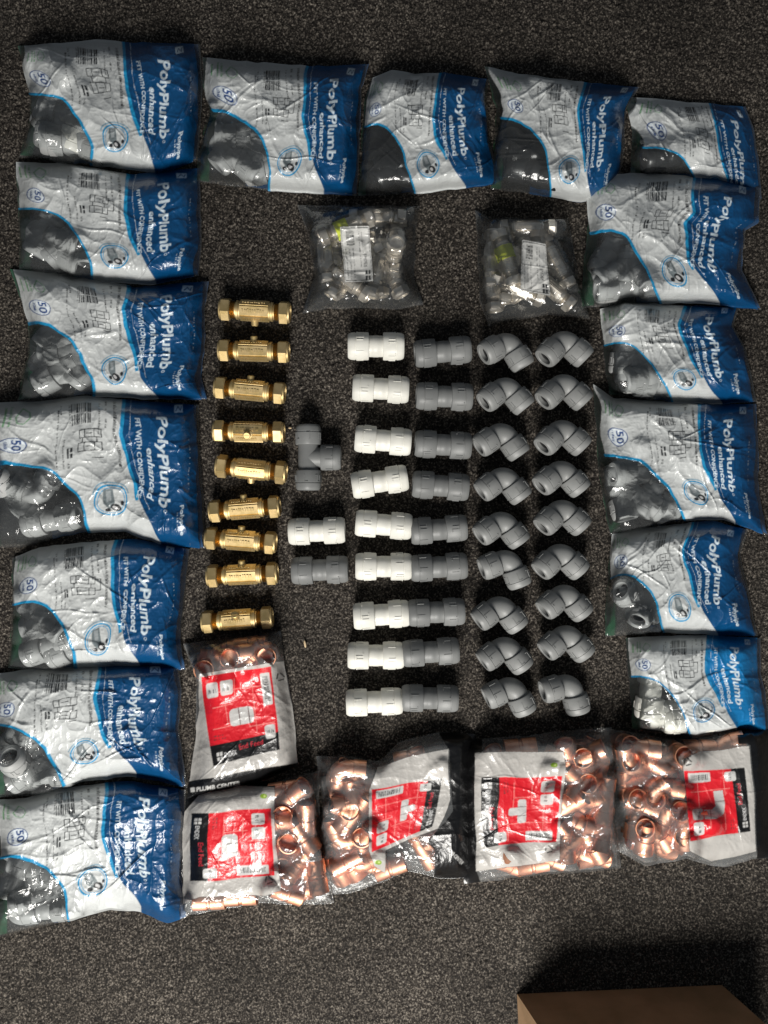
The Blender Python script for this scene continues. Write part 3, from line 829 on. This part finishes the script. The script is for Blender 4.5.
# each bag: label, outline, du0, du1 (design x range shown), contents
G_ = 'blue and white bags of plastic fittings round the edge'
PB = [
 dict(n='L1', l='blue and white bag of grey fittings, topmost in the left column', t=[(18, 46), (60, 43), (95, 39), (123, 42), (200, 44)], r=[(200, 44), (203, 90), (200, 130), (198, 160)], b=[(19, 157), (70, 165), (115, 168), (160, 175), (198, 160)], f=[(18, 46), (28, 90), (30, 118), (19, 157)], c=[('cm', 60, 140, 17, 100, 0), ('cm', 36, 138, 16, 60, 0), ('cw', 76, 128, 22, 70, 10), ('cm', 84, 152, 16, -20, 0)], hand=0),
 dict(n='L2', l='blue and white bag of grey fittings, second down in the left column', t=[(16, 162), (60, 163), (95, 168), (130, 174), (200, 168)], r=[(200, 168), (201, 210), (202, 240), (199, 276)], b=[(19, 270), (60, 278), (110, 282), (150, 285), (199, 276)], f=[(16, 162), (17, 200), (19, 240), (19, 270)], c=[('cm', 36, 240, 17, 60, 0), ('cm', 50, 258, 16, -30, 0), ('cm', 28, 262, 15, 0, 0)]),
 dict(n='L3', l='blue and white bag of grey fittings, third down in the left column', t=[(10, 269), (57, 274), (115, 283), (137, 287), (209, 281)], r=[(209, 281), (205, 310), (206, 335), (201, 375), (207, 400)], b=[(17, 402), (50, 400), (86, 396), (143, 399), (207, 400)], f=[(10, 269), (28, 322), (27, 355), (17, 402)], c=[('cm', 48, 352, 17, -15, 0), ('cm', 40, 380, 16, 10, 0), ('cm', 74, 384, 15, 30, 0)]),
 dict(n='L4', l='largest blue and white bag, cut by the left edge, open grey elbows at lower left', t=[(-16, 402), (30, 402), (86, 396), (120, 399), (199, 405)], r=[(199, 405), (200, 450), (204, 500), (206, 549)], b=[(-16, 548), (27, 547), (80, 534), (125, 531), (160, 545), (206, 549)], f=[(-16, 402), (-20, 450), (-20, 500), (-16, 548)], c=[('em', 40, 497, 24, 200, 0), ('cm', 8, 492, 20, 120, 35), ('cm', 52, 520, 16, 10, 0), ('em', 18, 535, 18, 60, 10)]),
 dict(n='L5', l='blue and white bag of grey couplings, fifth down in the left column', t=[(12, 558), (40, 547), (75, 543), (135, 539), (190, 549)], r=[(190, 549), (185, 594), (181, 639), (186, 670)], b=[(8, 668), (60, 672), (110, 668), (150, 669), (186, 670)], f=[(12, 558), (12, 600), (10, 640), (8, 668)], c=[('cm', 34, 622, 17, -5, 0), ('cm', 32, 650, 16, 0, 0), ('cm', 66, 656, 15, 20, 0)]),
 dict(n='L6', l='blue and white bag of grey fittings, sixth down in the left column', t=[(-6, 674), (40, 668), (90, 667), (140, 664), (178, 664)], r=[(178, 664), (182, 690), (180, 730), (187, 788)], b=[(-8, 798), (45, 796), (85, 784), (130, 780), (160, 786), (187, 793)], f=[(-6, 674), (-10, 710), (-10, 760), (-8, 798)], c=[('cm', 22, 768, 21, 100, 48), ('cm', 14, 736, 17, 60, 0), ('cm', 52, 778, 15, 0, 0)]),
 dict(n='L7', l='blue and white bag at bottom of the left column with crumpled lower left corner', t=[(-6, 800), (25, 798), (60, 788), (105, 783), (130, 781), (186, 790)], r=[(186, 790), (184, 840), (183, 880), (187, 917)], b=[(-6, 938), (37, 927), (74, 919), (111, 908), (139, 910), (168, 921), (187, 914)], f=[(-6, 800), (-2, 850), (-4, 900), (-6, 938)], c=[('cm', 30, 868, 18, -20, 0), ('cm', 52, 888, 17, 30, 0), ('cm', 26, 904, 16, 60, 0)]),
 dict(n='T2', l='blue and white bag of grey couplings in the top row, second from left', t=[(202, 57), (240, 61), (290, 65), (330, 66), (369, 64)], r=[(369, 64), (362, 90), (360, 144), (357, 196)], b=[(198, 182), (230, 186), (261, 190), (300, 193), (357, 196)], f=[(202, 57), (203, 85), (209, 112), (197, 160), (198, 182)], c=[('cm', 222, 124, 17, -60, 0), ('cm', 219, 152, 18, 30, 0), ('cm', 240, 165, 18, -40, 0), ('cm', 254, 140, 14, -60, 0), ('cm', 268, 172, 14, 10, 0)]),
 dict(n='T3', l='narrow folded blue and white bag with black fittings in middle of the top row', t=[(372, 78), (392, 70), (416, 74), (445, 73), (489, 79)], r=[(489, 79), (487, 100), (491, 141), (500, 184)], b=[(358, 196), (390, 196), (416, 195), (450, 192), (500, 187)], f=[(372, 78), (364, 100), (362, 140), (358, 196)], c=[('cb', 378, 138, 17, 80, 0), ('cb', 392, 165, 17, 10, 0), ('cb', 374, 178, 15, 20, 0), ('eb', 408, 180, 14, 180, 0)]),
 dict(n='T4', l='blue and white bag with glossy black fittings, right of the narrow folded one', t=[(484, 66), (510, 72), (566, 80), (600, 84), (640, 87)], r=[(640, 87), (626, 110), (624, 150), (616, 196)], b=[(490, 189), (536, 195), (560, 199), (581, 202), (616, 196)], f=[(484, 66), (496, 110), (494, 150), (490, 189)], c=[('cb', 508, 130, 17, 80, 0), ('cb', 520, 162, 17, 20, 0), ('cb', 502, 178, 15, 30, 0), ('eb', 542, 182, 14, 180, 0)]),
 dict(n='T5', l='blue and white bag at the top right corner, half hidden under another bag', t=[(625, 97), (660, 99), (700, 103), (745, 107)], r=[(745, 107), (755, 130), (759, 160), (762, 200)], b=[(630, 175), (665, 177), (715, 182), (762, 200)], f=[(625, 97), (632, 130), (630, 160), (630, 175)], c=[('cb', 658, 158, 12, 10, 0)]),
 dict(n='R1', l='blue and white bag topmost in right column, big grey tee in its window', t=[(586, 175), (650, 173), (706, 178), (730, 180), (761, 188)], r=[(761, 188), (760, 222), (746, 230), (742, 270), (762, 310)], b=[(581, 308), (620, 306), (663, 303), (706, 304), (762, 310)], f=[(586, 175), (588, 225), (583, 265), (581, 308)], c=[('tm', 624, 288, 18, 97, 8), ('cm', 628, 256, 22, 80, 0), ('cm', 602, 254, 18, 60, 0), ('cm', 655, 268, 16, 75, 0)]),
 dict(n='R2', l='blue and white bag second down in the right column, short and deeply pleated', t=[(600, 309), (625, 302), (690, 306), (739, 307)], r=[(739, 307), (733, 325), (746, 350), (757, 402)], b=[(609, 394), (668, 402), (712, 404), (757, 402)], f=[(600, 309), (602, 335), (603, 360), (609, 394)], c=[('cm', 616, 370, 16, 70, 0), ('cm', 636, 372, 17, -60, 0), ('cm', 650, 392, 14, 0, 0)]),
 dict(n='R3', l='large blue and white bag third down in the right column with a crinkled window', t=[(593, 384), (614, 398), (668, 402), (712, 404), (756, 404)], r=[(756, 404), (759, 452), (759, 493), (768, 536)], b=[(610, 536), (640, 530), (679, 522), (722, 521), (768, 538)], f=[(593, 384), (595, 420), (599, 480), (610, 536)], c=[('cm', 618, 468, 18, 10, 0), ('cm', 626, 500, 19, -30, 0), ('cm', 652, 490, 18, 60, 0), ('cm', 660, 512, 15, -10, 0)]),
 dict(n='R4', l='blue and white bag fourth down in the right column, round grey mouths facing up', t=[(612, 534), (641, 529), (679, 524), (712, 520), (748, 530)], r=[(748, 530), (740, 556), (748, 591), (758, 636)], b=[(605, 637), (663, 633), (712, 636), (758, 637)], f=[(612, 534), (610, 553), (606, 591), (605, 637)], c=[('cm', 624, 598, 21, 150, 34), ('cm', 634, 620, 21, 215, 36), ('cm', 652, 604, 18, 70, 0)]),
 dict(n='R5', l='paler blue bag at the bottom of the right column with white fittings in its window', t=[(626, 638), (660, 636), (709, 635), (761, 638)], r=[(761, 638), (761, 672), (767, 700), (770, 733)], b=[(632, 730), (665, 735), (697, 738), (733, 731), (770, 733)], f=[(626, 638), (626, 662), (631, 705), (632, 730)], c=[('cw', 650, 692, 19, 84, 0), ('cw', 668, 712, 15, 12, 0)], light=1),
]
GM = dict(L2=1.12, L4=1.36, T2=1.28, T4=1.38, T5=1.65, R1=1.2, R3=1.32, R5=1.15, L6=1.0, R2=1.14)
for bi, d in enumerate(PB):
    rn = random.Random(100 + bi); seed = 200 + bi * 57
    caps, dl = [], []
    ctype = {'w': 'white', 'b': 'black', 'g': 'grey', 'm': 'grey'}
    where = d['l'].split(' with ')[0] if ' with ' in d['l'] else d['l'].split(',')[0]
    short = {'L1': 'topmost left-hand bag', 'L2': 'second bag down the left side', 'L3': 'third bag down the left side', 'L4': 'large bag at the left edge', 'L5': 'fifth bag down the left side', 'L6': 'sixth bag down the left side', 'L7': 'bottom left bag', 'T2': 'second bag of the top row', 'T3': 'narrow folded bag of the top row', 'T4': 'fourth bag of the top row', 'T5': 'bag at the top right corner', 'R1': 'topmost right-hand bag', 'R2': 'pleated second bag down the right side', 'R3': 'large third bag down the right side', 'R4': 'fourth bag down the right side', 'R5': 'paler blue bag at the lower right'}[d['n']]
    for (k, x, y, z, a, ti) in d['c']:
        kn = {'c': 'coupling', 'e': 'elbow', 't': 'tee'}[k[0]]
        same = [q for q in d['c'] if q[0] == k]
        put(k, x, y, z, math.radians(a), math.radians(ti), rn.uniform(0, 6) if k[0] == 'c' else 0, '%s pipe %s seen through the window of the %s' % (ctype[k[1]], kn, short), 'fittings inside the ' + short, caps, dl, outl(d))
    xs = [p[0] for p in d['t'] + d['b']]; ys = [p[1] for p in d['t'] + d['b']]
    x0, x1, y0, y1 = min(xs), max(xs), min(ys), max(ys); w_, h_ = x1 - x0, y1 - y0
    av = [(x0, y0 + .4 * h_), (x0 + .2 * w_, y0 + .4 * h_), (x0 + .42 * w_, y1), (x0, y1)]
    win_ = [(x0 + .06 * w_, y0 + .48 * h_), (x0 + .24 * w_, y0 + .52 * h_), (x0 + .40 * w_, y0 + .88 * h_), (x0 + .06 * w_, y0 + .9 * h_)]; k0 = d['c'][0][0]; more = []
    for _ in range(200):
        if len(more) >= (0 if d['n'] in ('T5',) else 1 if d['n'] in ('R1', 'R4', 'R5', 'L4') else 3): break
        x = rn.uniform(x0, x0 + .45 * w_); y = rn.uniform(y0 + .45 * h_, y1)
        if inside(x, y, win_) and all(math.hypot(x - q[1], y - q[2]) > 18 for q in d['c'] + more): more.append((k0, x, y))
    for (k, x, y) in more:
        kn = {'c': 'coupling', 'e': 'elbow', 't': 'tee'}[k[0]]
        put(k, x, y, rn.choice((14, 21)), rn.uniform(0, 6), rn.uniform(0, .35), 0, '%s pipe %s seen through the window of the %s' % (ctype[k[1]], kn, short), 'fittings inside the ' + short, caps, dl, outl(d))
    caps += hidden_caps(rn, 0 if d['n'] == 'T5' else 6, x0 + 30, y0 + 28, x1 - 34, y1 - 30, 16, 15, av)
    gm = GM.get(d['n'], 1.06); vm = .7 if d['n'] == 'T5' else 1
    def des(U, V, PX, PY, gm=gm, vm=vm): return U ** gm * 180, V * 130 * vm, None
    make_bag(d['l'], d['t'], d['r'], d['b'], d['f'], PC_light if d.get('light') else PC[bi % 3], caps, dl,
             {0: 'clear_film', 1: 'white_printed_panel', 2: 'blue_printed_panel'}, M_film, seed, pillow=17 if d['n'] == 'T5' else 37, warp=3.2, design=des, group=G_, backcol=back_poly, rim=5 if d['n'] == 'R1' else 1.5 + (bi % 3) * .6)

# ---- clear bags of copper fittings
def pack(poly, rn, n, mind, zs):
    xs = [p[0] for p in poly]; ys = [p[1] for p in poly]; out = []
    for z in zs:
        lay = []
        for _ in range(900):
            if len(lay) >= n: break
            x = rn.uniform(min(xs), max(xs)); y = rn.uniform(min(ys), max(ys))
            if inside(x, y, poly) and all(math.hypot(x - a, y - b) > mind for a, b in lay): lay.append((x, y))
        out += [(x, y, z) for x, y in lay]
    return out

def cu_canvas(x0, y0, x1, y1, panel, lab, shape, blacks, extra=None):
    c = Canvas(x1 - x0, y1 - y0, 5)
    off = lambda P: [(x - x0, y - y0) for x, y in P]
    for b in blacks: c.poly(off(b), LBLK, 4)
    c.poly(off(panel), PANEL, 1)
    red_label(c, off(lab), shape)
    if extra: extra(c, x0, y0)
    return c

def recycle(c, x, y, s=4):
    for k in range(3):
        a = math.radians(-90 + 120 * k); b = math.radians(-90 + 120 * (k + .72))
        c.line([(x + s * math.cos(a), y + s * math.sin(a)), (x + s * math.cos(b), y + s * math.sin(b))], 1.2, INK)

def leafmark(c, x, y): c.ell(x, y, 3.6, 2.4, (.22, .36, .03)); c.ell(x + 1, y, 1.2, 1.0, (.5, .6, .2))

def center_text(c, x, y, d, L, h):
    dl = math.hypot(*d); dx, dy = d[0] / dl, d[1] / dl
    c.poly([(x, y), (x + dx * h, y + dy * h), (x + dx * h + dy * h, y + dy * h - dx * h), (x + dy * h, y - dx * h)], LW)
    c.text('PLUMB CENTER', x + dx * h * 1.4, y + dy * h * 1.4, d, L, h, LW, True)

CU = []
CU.append(dict(l='clear bag of copper couplings with black strip lettered in white, above the others', box=(170, 615, 315, 815),
   t=[(183, 644), (215, 640), (250, 634), (281, 631)], r=[(281, 631), (284, 660), (294, 718), (298, 766)], b=[(186, 801), (215, 796), (255, 786), (298, 768)], f=[(183, 644), (196, 680), (196, 740), (186, 801)],
   panel=[(198, 675), (240, 668), (284, 660), (296, 720), (300, 762), (250, 770), (188, 781), (192, 740), (199, 710)], lab=[(201, 678), (272, 666), (279, 750), (212, 765)], shape='c',
   blacks=[[(180, 776), (250, 768), (300, 760), (302, 790), (180, 806)]], kinds=['kc'],
   pts=[(199, 655, 14, 5, 0), (222, 652, 16, -40, 0), (249, 643, 18, 5, 0), (269, 640, 22, 8, 0), (205, 668, 20, 60, 88), (232, 656, 22, 60, 88), (268, 655, 22, 60, 88), (248, 662, 14, 85, 0), (222, 672, 13, 85, 0)],
   extra=lambda c, x0, y0: (recycle(c, 281 - x0, 676 - y0), center_text(c, 191 - x0, 791 - y0, (1, -.13), 44, 4.2)), hid=(205, 690, 285, 750), cp=[(190, 645), (278, 636), (283, 660), (199, 670)], cn=3, fl='coupling', lw='upper bag with the coupling label'))
CU.append(dict(l='clear bag of copper couplings at the left end of the bottom row', box=(175, 765, 340, 925),
   t=[(186, 800), (205, 789), (240, 784), (275, 781), (322, 770)], r=[(322, 770), (318, 800), (326, 860), (334, 903)], b=[(182, 916), (220, 911), (262, 905), (295, 908), (334, 907)], f=[(186, 800), (183, 830), (183, 870), (182, 916)],
   panel=[(181, 816), (200, 793), (225, 786), (275, 788), (276, 840), (280, 890), (265, 896), (230, 894), (200, 897), (181, 905)], lab=[(272, 809), (274, 875), (190, 882), (191, 814)], shape='c',
   blacks=[[(180, 785), (275, 768), (275, 792), (200, 800), (180, 820)]], kinds=['kc'],
   pts=[(284, 783, 20, 8, 0), (306, 800, 14, 100, 0), (284, 811, 22, 60, 88), (290, 838, 22, 60, 88), (311, 836, 15, 110, 0), (306, 866, 14, 100, 0), (284, 862, 14, 70, 88), (296, 888, 15, 5, 0), (206, 903, 13, 3, 0), (243, 899, 14, 3, 0), (316, 888, 14, 70, 0)],
   extra=lambda c, x0, y0: (recycle(c, 268 - x0, 880 - y0), leafmark(c, 264 - x0, 797 - y0)), hid=(205, 815, 265, 870), cp=[(279, 785), (318, 778), (326, 895), (283, 898)], cn=7, fl='coupling', lw='bag at the left of the bottom row'))
CU.append(dict(l='clear bag of copper tees, tilted red label, crumpled black end, second in bottom row', box=(305, 720, 490, 905),
   t=[(316, 756), (345, 755), (379, 762), (400, 741), (438, 732), (475, 734)], r=[(475, 734), (478, 780), (477, 830), (474, 878)], b=[(325, 894), (347, 894), (384, 882), (409, 872), (438, 880), (474, 880)], f=[(316, 756), (322, 800), (319, 850), (325, 894)],
   panel=[(378, 766), (410, 757), (449, 748), (450, 800), (438, 828), (404, 842), (386, 850), (385, 873), (374, 866), (369, 850), (369, 792)], lab=[(372, 852), (372, 790), (442, 778), (432, 826)], shape='t',
   blacks=[[(440, 725), (490, 725), (490, 905), (430, 905), (436, 850), (428, 842), (452, 810), (450, 750), (440, 735)]], kinds=['kt', 'kc', 'ke', 'kc'],
   pts=[(336, 775, 14, 80, 0), (350, 806, 22, 60, 88), (340, 822, 14, 100, 0), (362, 832, 22, 60, 88), (349, 862, 16, 30, 0), (330, 868, 14, 120, 0), (374, 790, 14, 60, 0), (404, 756, 13, 10, 0), (420, 745, 14, 95, 0), (392, 872, 12, 20, 0), (358, 785, 26, -60, 0), (352, 845, 24, -50, 0), (425, 862, 12, 10, 0)],
   extra=lambda c, x0, y0: (leafmark(c, 378 - x0, 862 - y0), center_text(c, 443 - x0, 845 - y0, (.65, .75), 22, 4)), hid=(385, 775, 435, 830), cp=[(322, 765), (368, 768), (368, 850), (383, 872), (330, 884)], cn=9, fl='tee', lw='bag second in the bottom row'))
CU.append(dict(l='clear bag of copper tees with a flat upright red label, third in the bottom row', box=(440, 715, 635, 895),
   t=[(462, 742), (486, 738), (525, 736), (561, 731), (612, 727)], r=[(612, 727), (618, 770), (616, 820), (621, 868)], b=[(464, 884), (482, 882), (554, 874), (590, 873), (621, 869)], f=[(462, 742), (458, 790), (459, 840), (464, 884)],
   panel=[(475, 754), (520, 752), (563, 752), (566, 768), (561, 820), (560, 861), (520, 866), (476, 871)], lab=[(562, 776), (557, 841), (483, 847), (482, 778)], shape='t',
   blacks=[[(440, 720), (482, 720), (482, 752), (476, 756), (477, 872), (484, 895), (440, 895)]], kinds=['kt', 'kc', 'kt'],
   pts=[(496, 745, 14, 10, 0), (520, 746, 14, 5, 0), (578, 740, 16, 6, 0), (579, 754, 24, 60, 88), (584, 779, 24, 60, 88), (602, 782, 16, 92, 0), (576, 805, 16, 20, 0), (603, 812, 20, 150, 0), (571, 826, 15, 120, 0), (598, 840, 16, 40, 0), (576, 850, 15, -20, 0), (552, 866, 12, 70, 30), (508, 872, 12, 60, 40), (606, 858, 14, 10, 0), (590, 828, 24, 60, 0), (566, 758, 16, 70, 0), (530, 872, 11, 10, 0)],
   extra=lambda c, x0, y0: (leafmark(c, 553 - x0, 765 - y0), recycle(c, 549 - x0, 849 - y0)), hid=(490, 770, 550, 845), cp=[(568, 740), (610, 735), (615, 862), (565, 866)], cn=9, fl='tee', lw='bag third in the bottom row'))
CU.append(dict(l='clear bag of copper elbows at the right end of the bottom row', box=(590, 710, 785, 890),
   t=[(603, 728), (640, 733), (676, 738), (705, 735), (736, 728), (772, 730)], r=[(772, 730), (774, 770), (774, 820), (772, 858)], b=[(618, 851), (644, 866), (687, 859), (722, 868), (753, 859), (772, 858)], f=[(603, 728), (612, 770), (615, 810), (618, 851)],
   panel=[(681, 760), (700, 752), (718, 749), (749, 747), (754, 800), (756, 852), (735, 858), (712, 862), (690, 850), (688, 810)], lab=[(691, 840), (683, 771), (744, 768), (750, 831)], shape='e',
   blacks=[[(735, 715), (785, 715), (785, 890), (752, 890), (757, 855), (755, 800), (750, 746), (738, 745)]], kinds=['ke', 'kc', 'kc'],
   pts=[(622, 757, 24, 60, 86), (650, 795, 22, 60, 84), (632, 796, 20, 60, 80), (640, 823, 25, 60, 88), (675, 745, 24, 60, 85), (656, 762, 16, -35, 0), (630, 775, 16, -40, 0), (674, 808, 24, 60, 80), (660, 834, 15, -55, 0), (678, 832, 20, 60, 85), (622, 735, 14, 60, 80), (694, 740, 13, 0, 0), (726, 738, 14, 60, 0), (700, 862, 11, 20, 0), (636, 845, 13, 20, 0)],
   extra=lambda c, x0, y0: recycle(c, 687 - x0, 762 - y0), hid=(695, 770, 740, 840), cp=[(608, 735), (678, 745), (684, 850), (622, 848)], cn=11, fl='elbow', lw='bag at the right of the bottom row'))
for ci, d in enumerate(CU):
    rn = random.Random(500 + ci); caps, dl = [], []
    extra = [(x, y, z, rn.uniform(0, 180), rn.uniform(-12, 18)) for x, y, z in pack(d['cp'], rn, d.get('cn', 7), 21, (12, 27))]
    for i, (x, y, z, a, ti) in enumerate(d['pts'] + extra):
        k = d['kinds'][i % len(d['kinds'])]
        if ti > 70: k = 'kc'
        kn = {'kc': 'coupling', 'ke': 'elbow', 'kt': 'tee'}[k]
        if ti > 70: lab = 'copper coupling standing on end in the %s' % d['lw']
        else: lab = 'copper %s lying in the %s' % (kn, d['lw'])
        put(k, x, y, z, math.radians(a), math.radians(ti), rn.uniform(-.4, .4), lab, 'copper fittings inside the ' + d['lw'], caps, dl, outl(d))
    hx0, hy0, hx1, hy1 = d['hid']; caps += hidden_caps(rn, 1, hx0, hy0, hx1, hy1, 10, 9)
    x0, y0, x1, y1 = d['box']
    cv = cu_canvas(x0, y0, x1, y1, d['panel'], d['lab'], d['shape'], d['blacks'], d['extra'])
    def des(U, V, PX, PY, x0=x0, y0=y0): return PX - x0, PY - y0, None
    make_bag(d['l'], d['t'], d['r'], d['b'], d['f'], cv, caps, dl, {0: 'clear_film', 1: 'white_printed_panel', 3: 'red_label', 4: 'black_film'}, M_film_cu, 3000 + ci * 61,
             pillow=30, inkw=.45, warp=1.3, design=des, group='clear bags of copper fittings', wrinkle=.7, rim=2 + ci * .4)

# ---- the two small bags of plated compression fittings
def nk_canvas(x0, y0, x1, y1, lab):
    c = Canvas(x1 - x0, y1 - y0, 5); q = [(x - x0, y - y0) for x, y in lab]; c.T = label_T(q)
    c.rect(0, 0, 100, 100, (.62, .62, .60), 1)
    c.line([(4, 3), (96, 3), (96, 97), (4, 97), (4, 3)], 1.4, INK)
    c.bars(18, 8, 45, 34, INK, 3, False)
    for k, x in enumerate((12, 24, 36, 60, 70)): c.ticks(x, 40 if x < 50 else 10, (0, 1), 54 if x < 50 else 62, 3.5, INK, k, .8)
    c.text('ENDEX', 74, 50, (0, 1), 24, 9, INK, True); squares(c, 74, 78, 20, INK)
    c.T = None; return c
NK = [dict(l='small clear bag of plated compression fittings, the left of two, one round mouth facing up', box=(285, 190, 435, 330), t=[(297, 205), (340, 206), (380, 204), (420, 206)], r=[(420, 206), (416, 231), (414, 277), (424, 305)], b=[(302, 314), (330, 309), (354, 308), (392, 310), (424, 305)], f=[(297, 205), (307, 231), (314, 275), (302, 314)],
   lab=[(340, 227), (369, 226), (373, 281), (345, 282)], pts=[('ny', 329, 223, 24, 3, 0), ('n', 326, 255, 14, 95, 0), ('n', 383, 216, 15, 0, 0), ('n', 396, 245, 14, 85, 0), ('n', 394, 256, 22, 60, 80), ('n', 397, 290, 13, 95, 0), ('n', 350, 291, 14, -35, 0), ('n', 378, 275, 13, 75, 0), ('n', 330, 292, 13, 40, 0)], w='left small bag'),
  dict(l='small clear bag of plated fittings, right of two, bright nuts at the lower edge', box=(465, 195, 605, 340), t=[(475, 210), (490, 218), (530, 218), (568, 218)], r=[(568, 218), (572, 242), (580, 285), (590, 319)], b=[(489, 327), (516, 320), (550, 315), (590, 319)], f=[(475, 210), (477, 245), (480, 302), (489, 327)],
   lab=[(522, 240), (546, 244), (550, 296), (521, 291)], pts=[('n', 486, 252, 14, 88, 0), ('ny', 505, 244, 24, 268, 0), ('n', 527, 229, 15, 0, 0), ('n', 552, 230, 16, 45, 0), ('n', 563, 268, 15, -62, 0), ('n', 488, 296, 13, 95, 0), ('n', 522, 300, 15, -42, 0), ('n', 558, 295, 14, -40, 0), ('n', 505, 275, 14, 88, 0)], w='right small bag')]
for ci, d in enumerate(NK):
    rn = random.Random(700 + ci); caps, dl = [], []
    q = [(x - 384, y) for x, y in outl(d)]; cx_ = sum(p[0] for p in outl(d)) / len(outl(d)); cy_ = sum(p[1] for p in outl(d)) / len(outl(d))
    core = [(cx_ + (x - cx_) * .72, cy_ + (y - cy_) * .72) for x, y in outl(d)]
    for (k, x, y, z, a, ti) in d['pts'] + [('n', x, y, z, rn.uniform(0, 180), 0) for x, y, z in pack(core, rn, 4, 30, (9.5,))]:
        put(k, x, y, z, math.radians(a), math.radians(ti), rn.uniform(0, 6), ('plated compression fitting with a yellow-green band in the %s' if k == 'ny' else 'plated compression fitting standing on end in the %s' if ti else 'plated compression fitting lying among the others in the %s') % d['w'], 'plated fittings inside the ' + d['w'], caps, dl, outl(d))
    x0, y0, x1, y1 = d['box']; cv = nk_canvas(x0, y0, x1, y1, d['lab'])
    def des(U, V, PX, PY, x0=x0, y0=y0): return PX - x0, PY - y0, None
    make_bag(d['l'], d['t'], d['r'], d['b'], d['f'], cv, caps, dl, {0: 'clear_film', 1: 'paper_label'}, M_film_nk, 4000 + ci * 61, pillow=21, inkw=.5, warp=.6, design=des, group='small clear bags of plated fittings', wrinkle=.75, step=.6)

# ------------------------------------------------------------------ carton and crumb
def card_mat():
    m, nt, P = nm('brown_card'); vary(nt, P, (.22, .135, .065), (.31, .19, .10), 30); P.inputs['Roughness'].default_value = .8
    bumpy(nt, P, 300, .0004, .3); return m
MC = card_mat()
def carton():
    a = Vector(at(517, 994)); b = Vector(at(722, 985)); ex = (b - a).normalized(); ey = Vector((ex.y, -ex.x, 0)); Wd = (b - a).length; D = .17; h = .082
    root = empty('cardboard_box', a); root.rotation_euler = (0, 0, math.atan2(ex.y, ex.x))
    t = 3.0; W_ = Wd * 1000; D_ = D * 1000; h_ = h * 1000
    m = MB(); m.box((W_ / 2, -t / 2, h_ / 2), W_, t, h_).build('side_panel', MC, root, smooth=False)
    m = MB(); m.box((W_ / 2, -D_ + t / 2, h_ / 2), W_, t, h_).build('side_panel', MC, root, smooth=False)
    for x in (t / 2, W_ - t / 2): MB().box((x, -D_ / 2, h_ / 2), t, D_ - 2 * t - .2, h_).build('end_panel', MC, root, smooth=False)
    MB().box((W_ / 2, -D_ * .25 - .2, h_ + t / 2 + .2), W_, D_ / 2 - .8, t).build('top_flap', MC, root, smooth=False)
    MB().box((W_ / 2, -D_ * .75 + .2, h_ + t / 2 + .2), W_, D_ / 2 - .8, t).build('top_flap', MC, root, smooth=False)
    for ch in root.children:                           # the worn carton leans over to one side
        for v in ch.data.vertices: v.co.x += v.co.z * .24 + .0012 * math.sin(v.co.z * 60)
    tag(root, 'brown cardboard box standing on the carpet at the bottom right edge', 'box')
carton()
m = MB(); m.lathe([(-3.6, .4), (-2.5, 1.0), (1, 1.2), (3.4, .5)], n=8)
cr = m.build('straw_crumb', M_crumb); cr.location = at(305, 644, .0018); cr.rotation_euler = (0, 0, math.radians(100))
tag(cr, 'tiny pale splinter of wood lying on the carpet below the lone couplings', 'crumb')
m = MB(); m.lathe([(-1.6, .4), (0, 1.1), (1.5, .5)], n=8)
cr = m.build('straw_crumb', M_crumb); cr.location = at(290, 428, .0015); tag(cr, 'faint pale speck of fluff on the carpet left of the grey tee', 'crumb')

# prototypes that were never needed
for k, o in list(PROTO.items()):
    if k not in USED:
        for ch in list(o.children): bpy.data.objects.remove(ch)
        bpy.data.objects.remove(o)
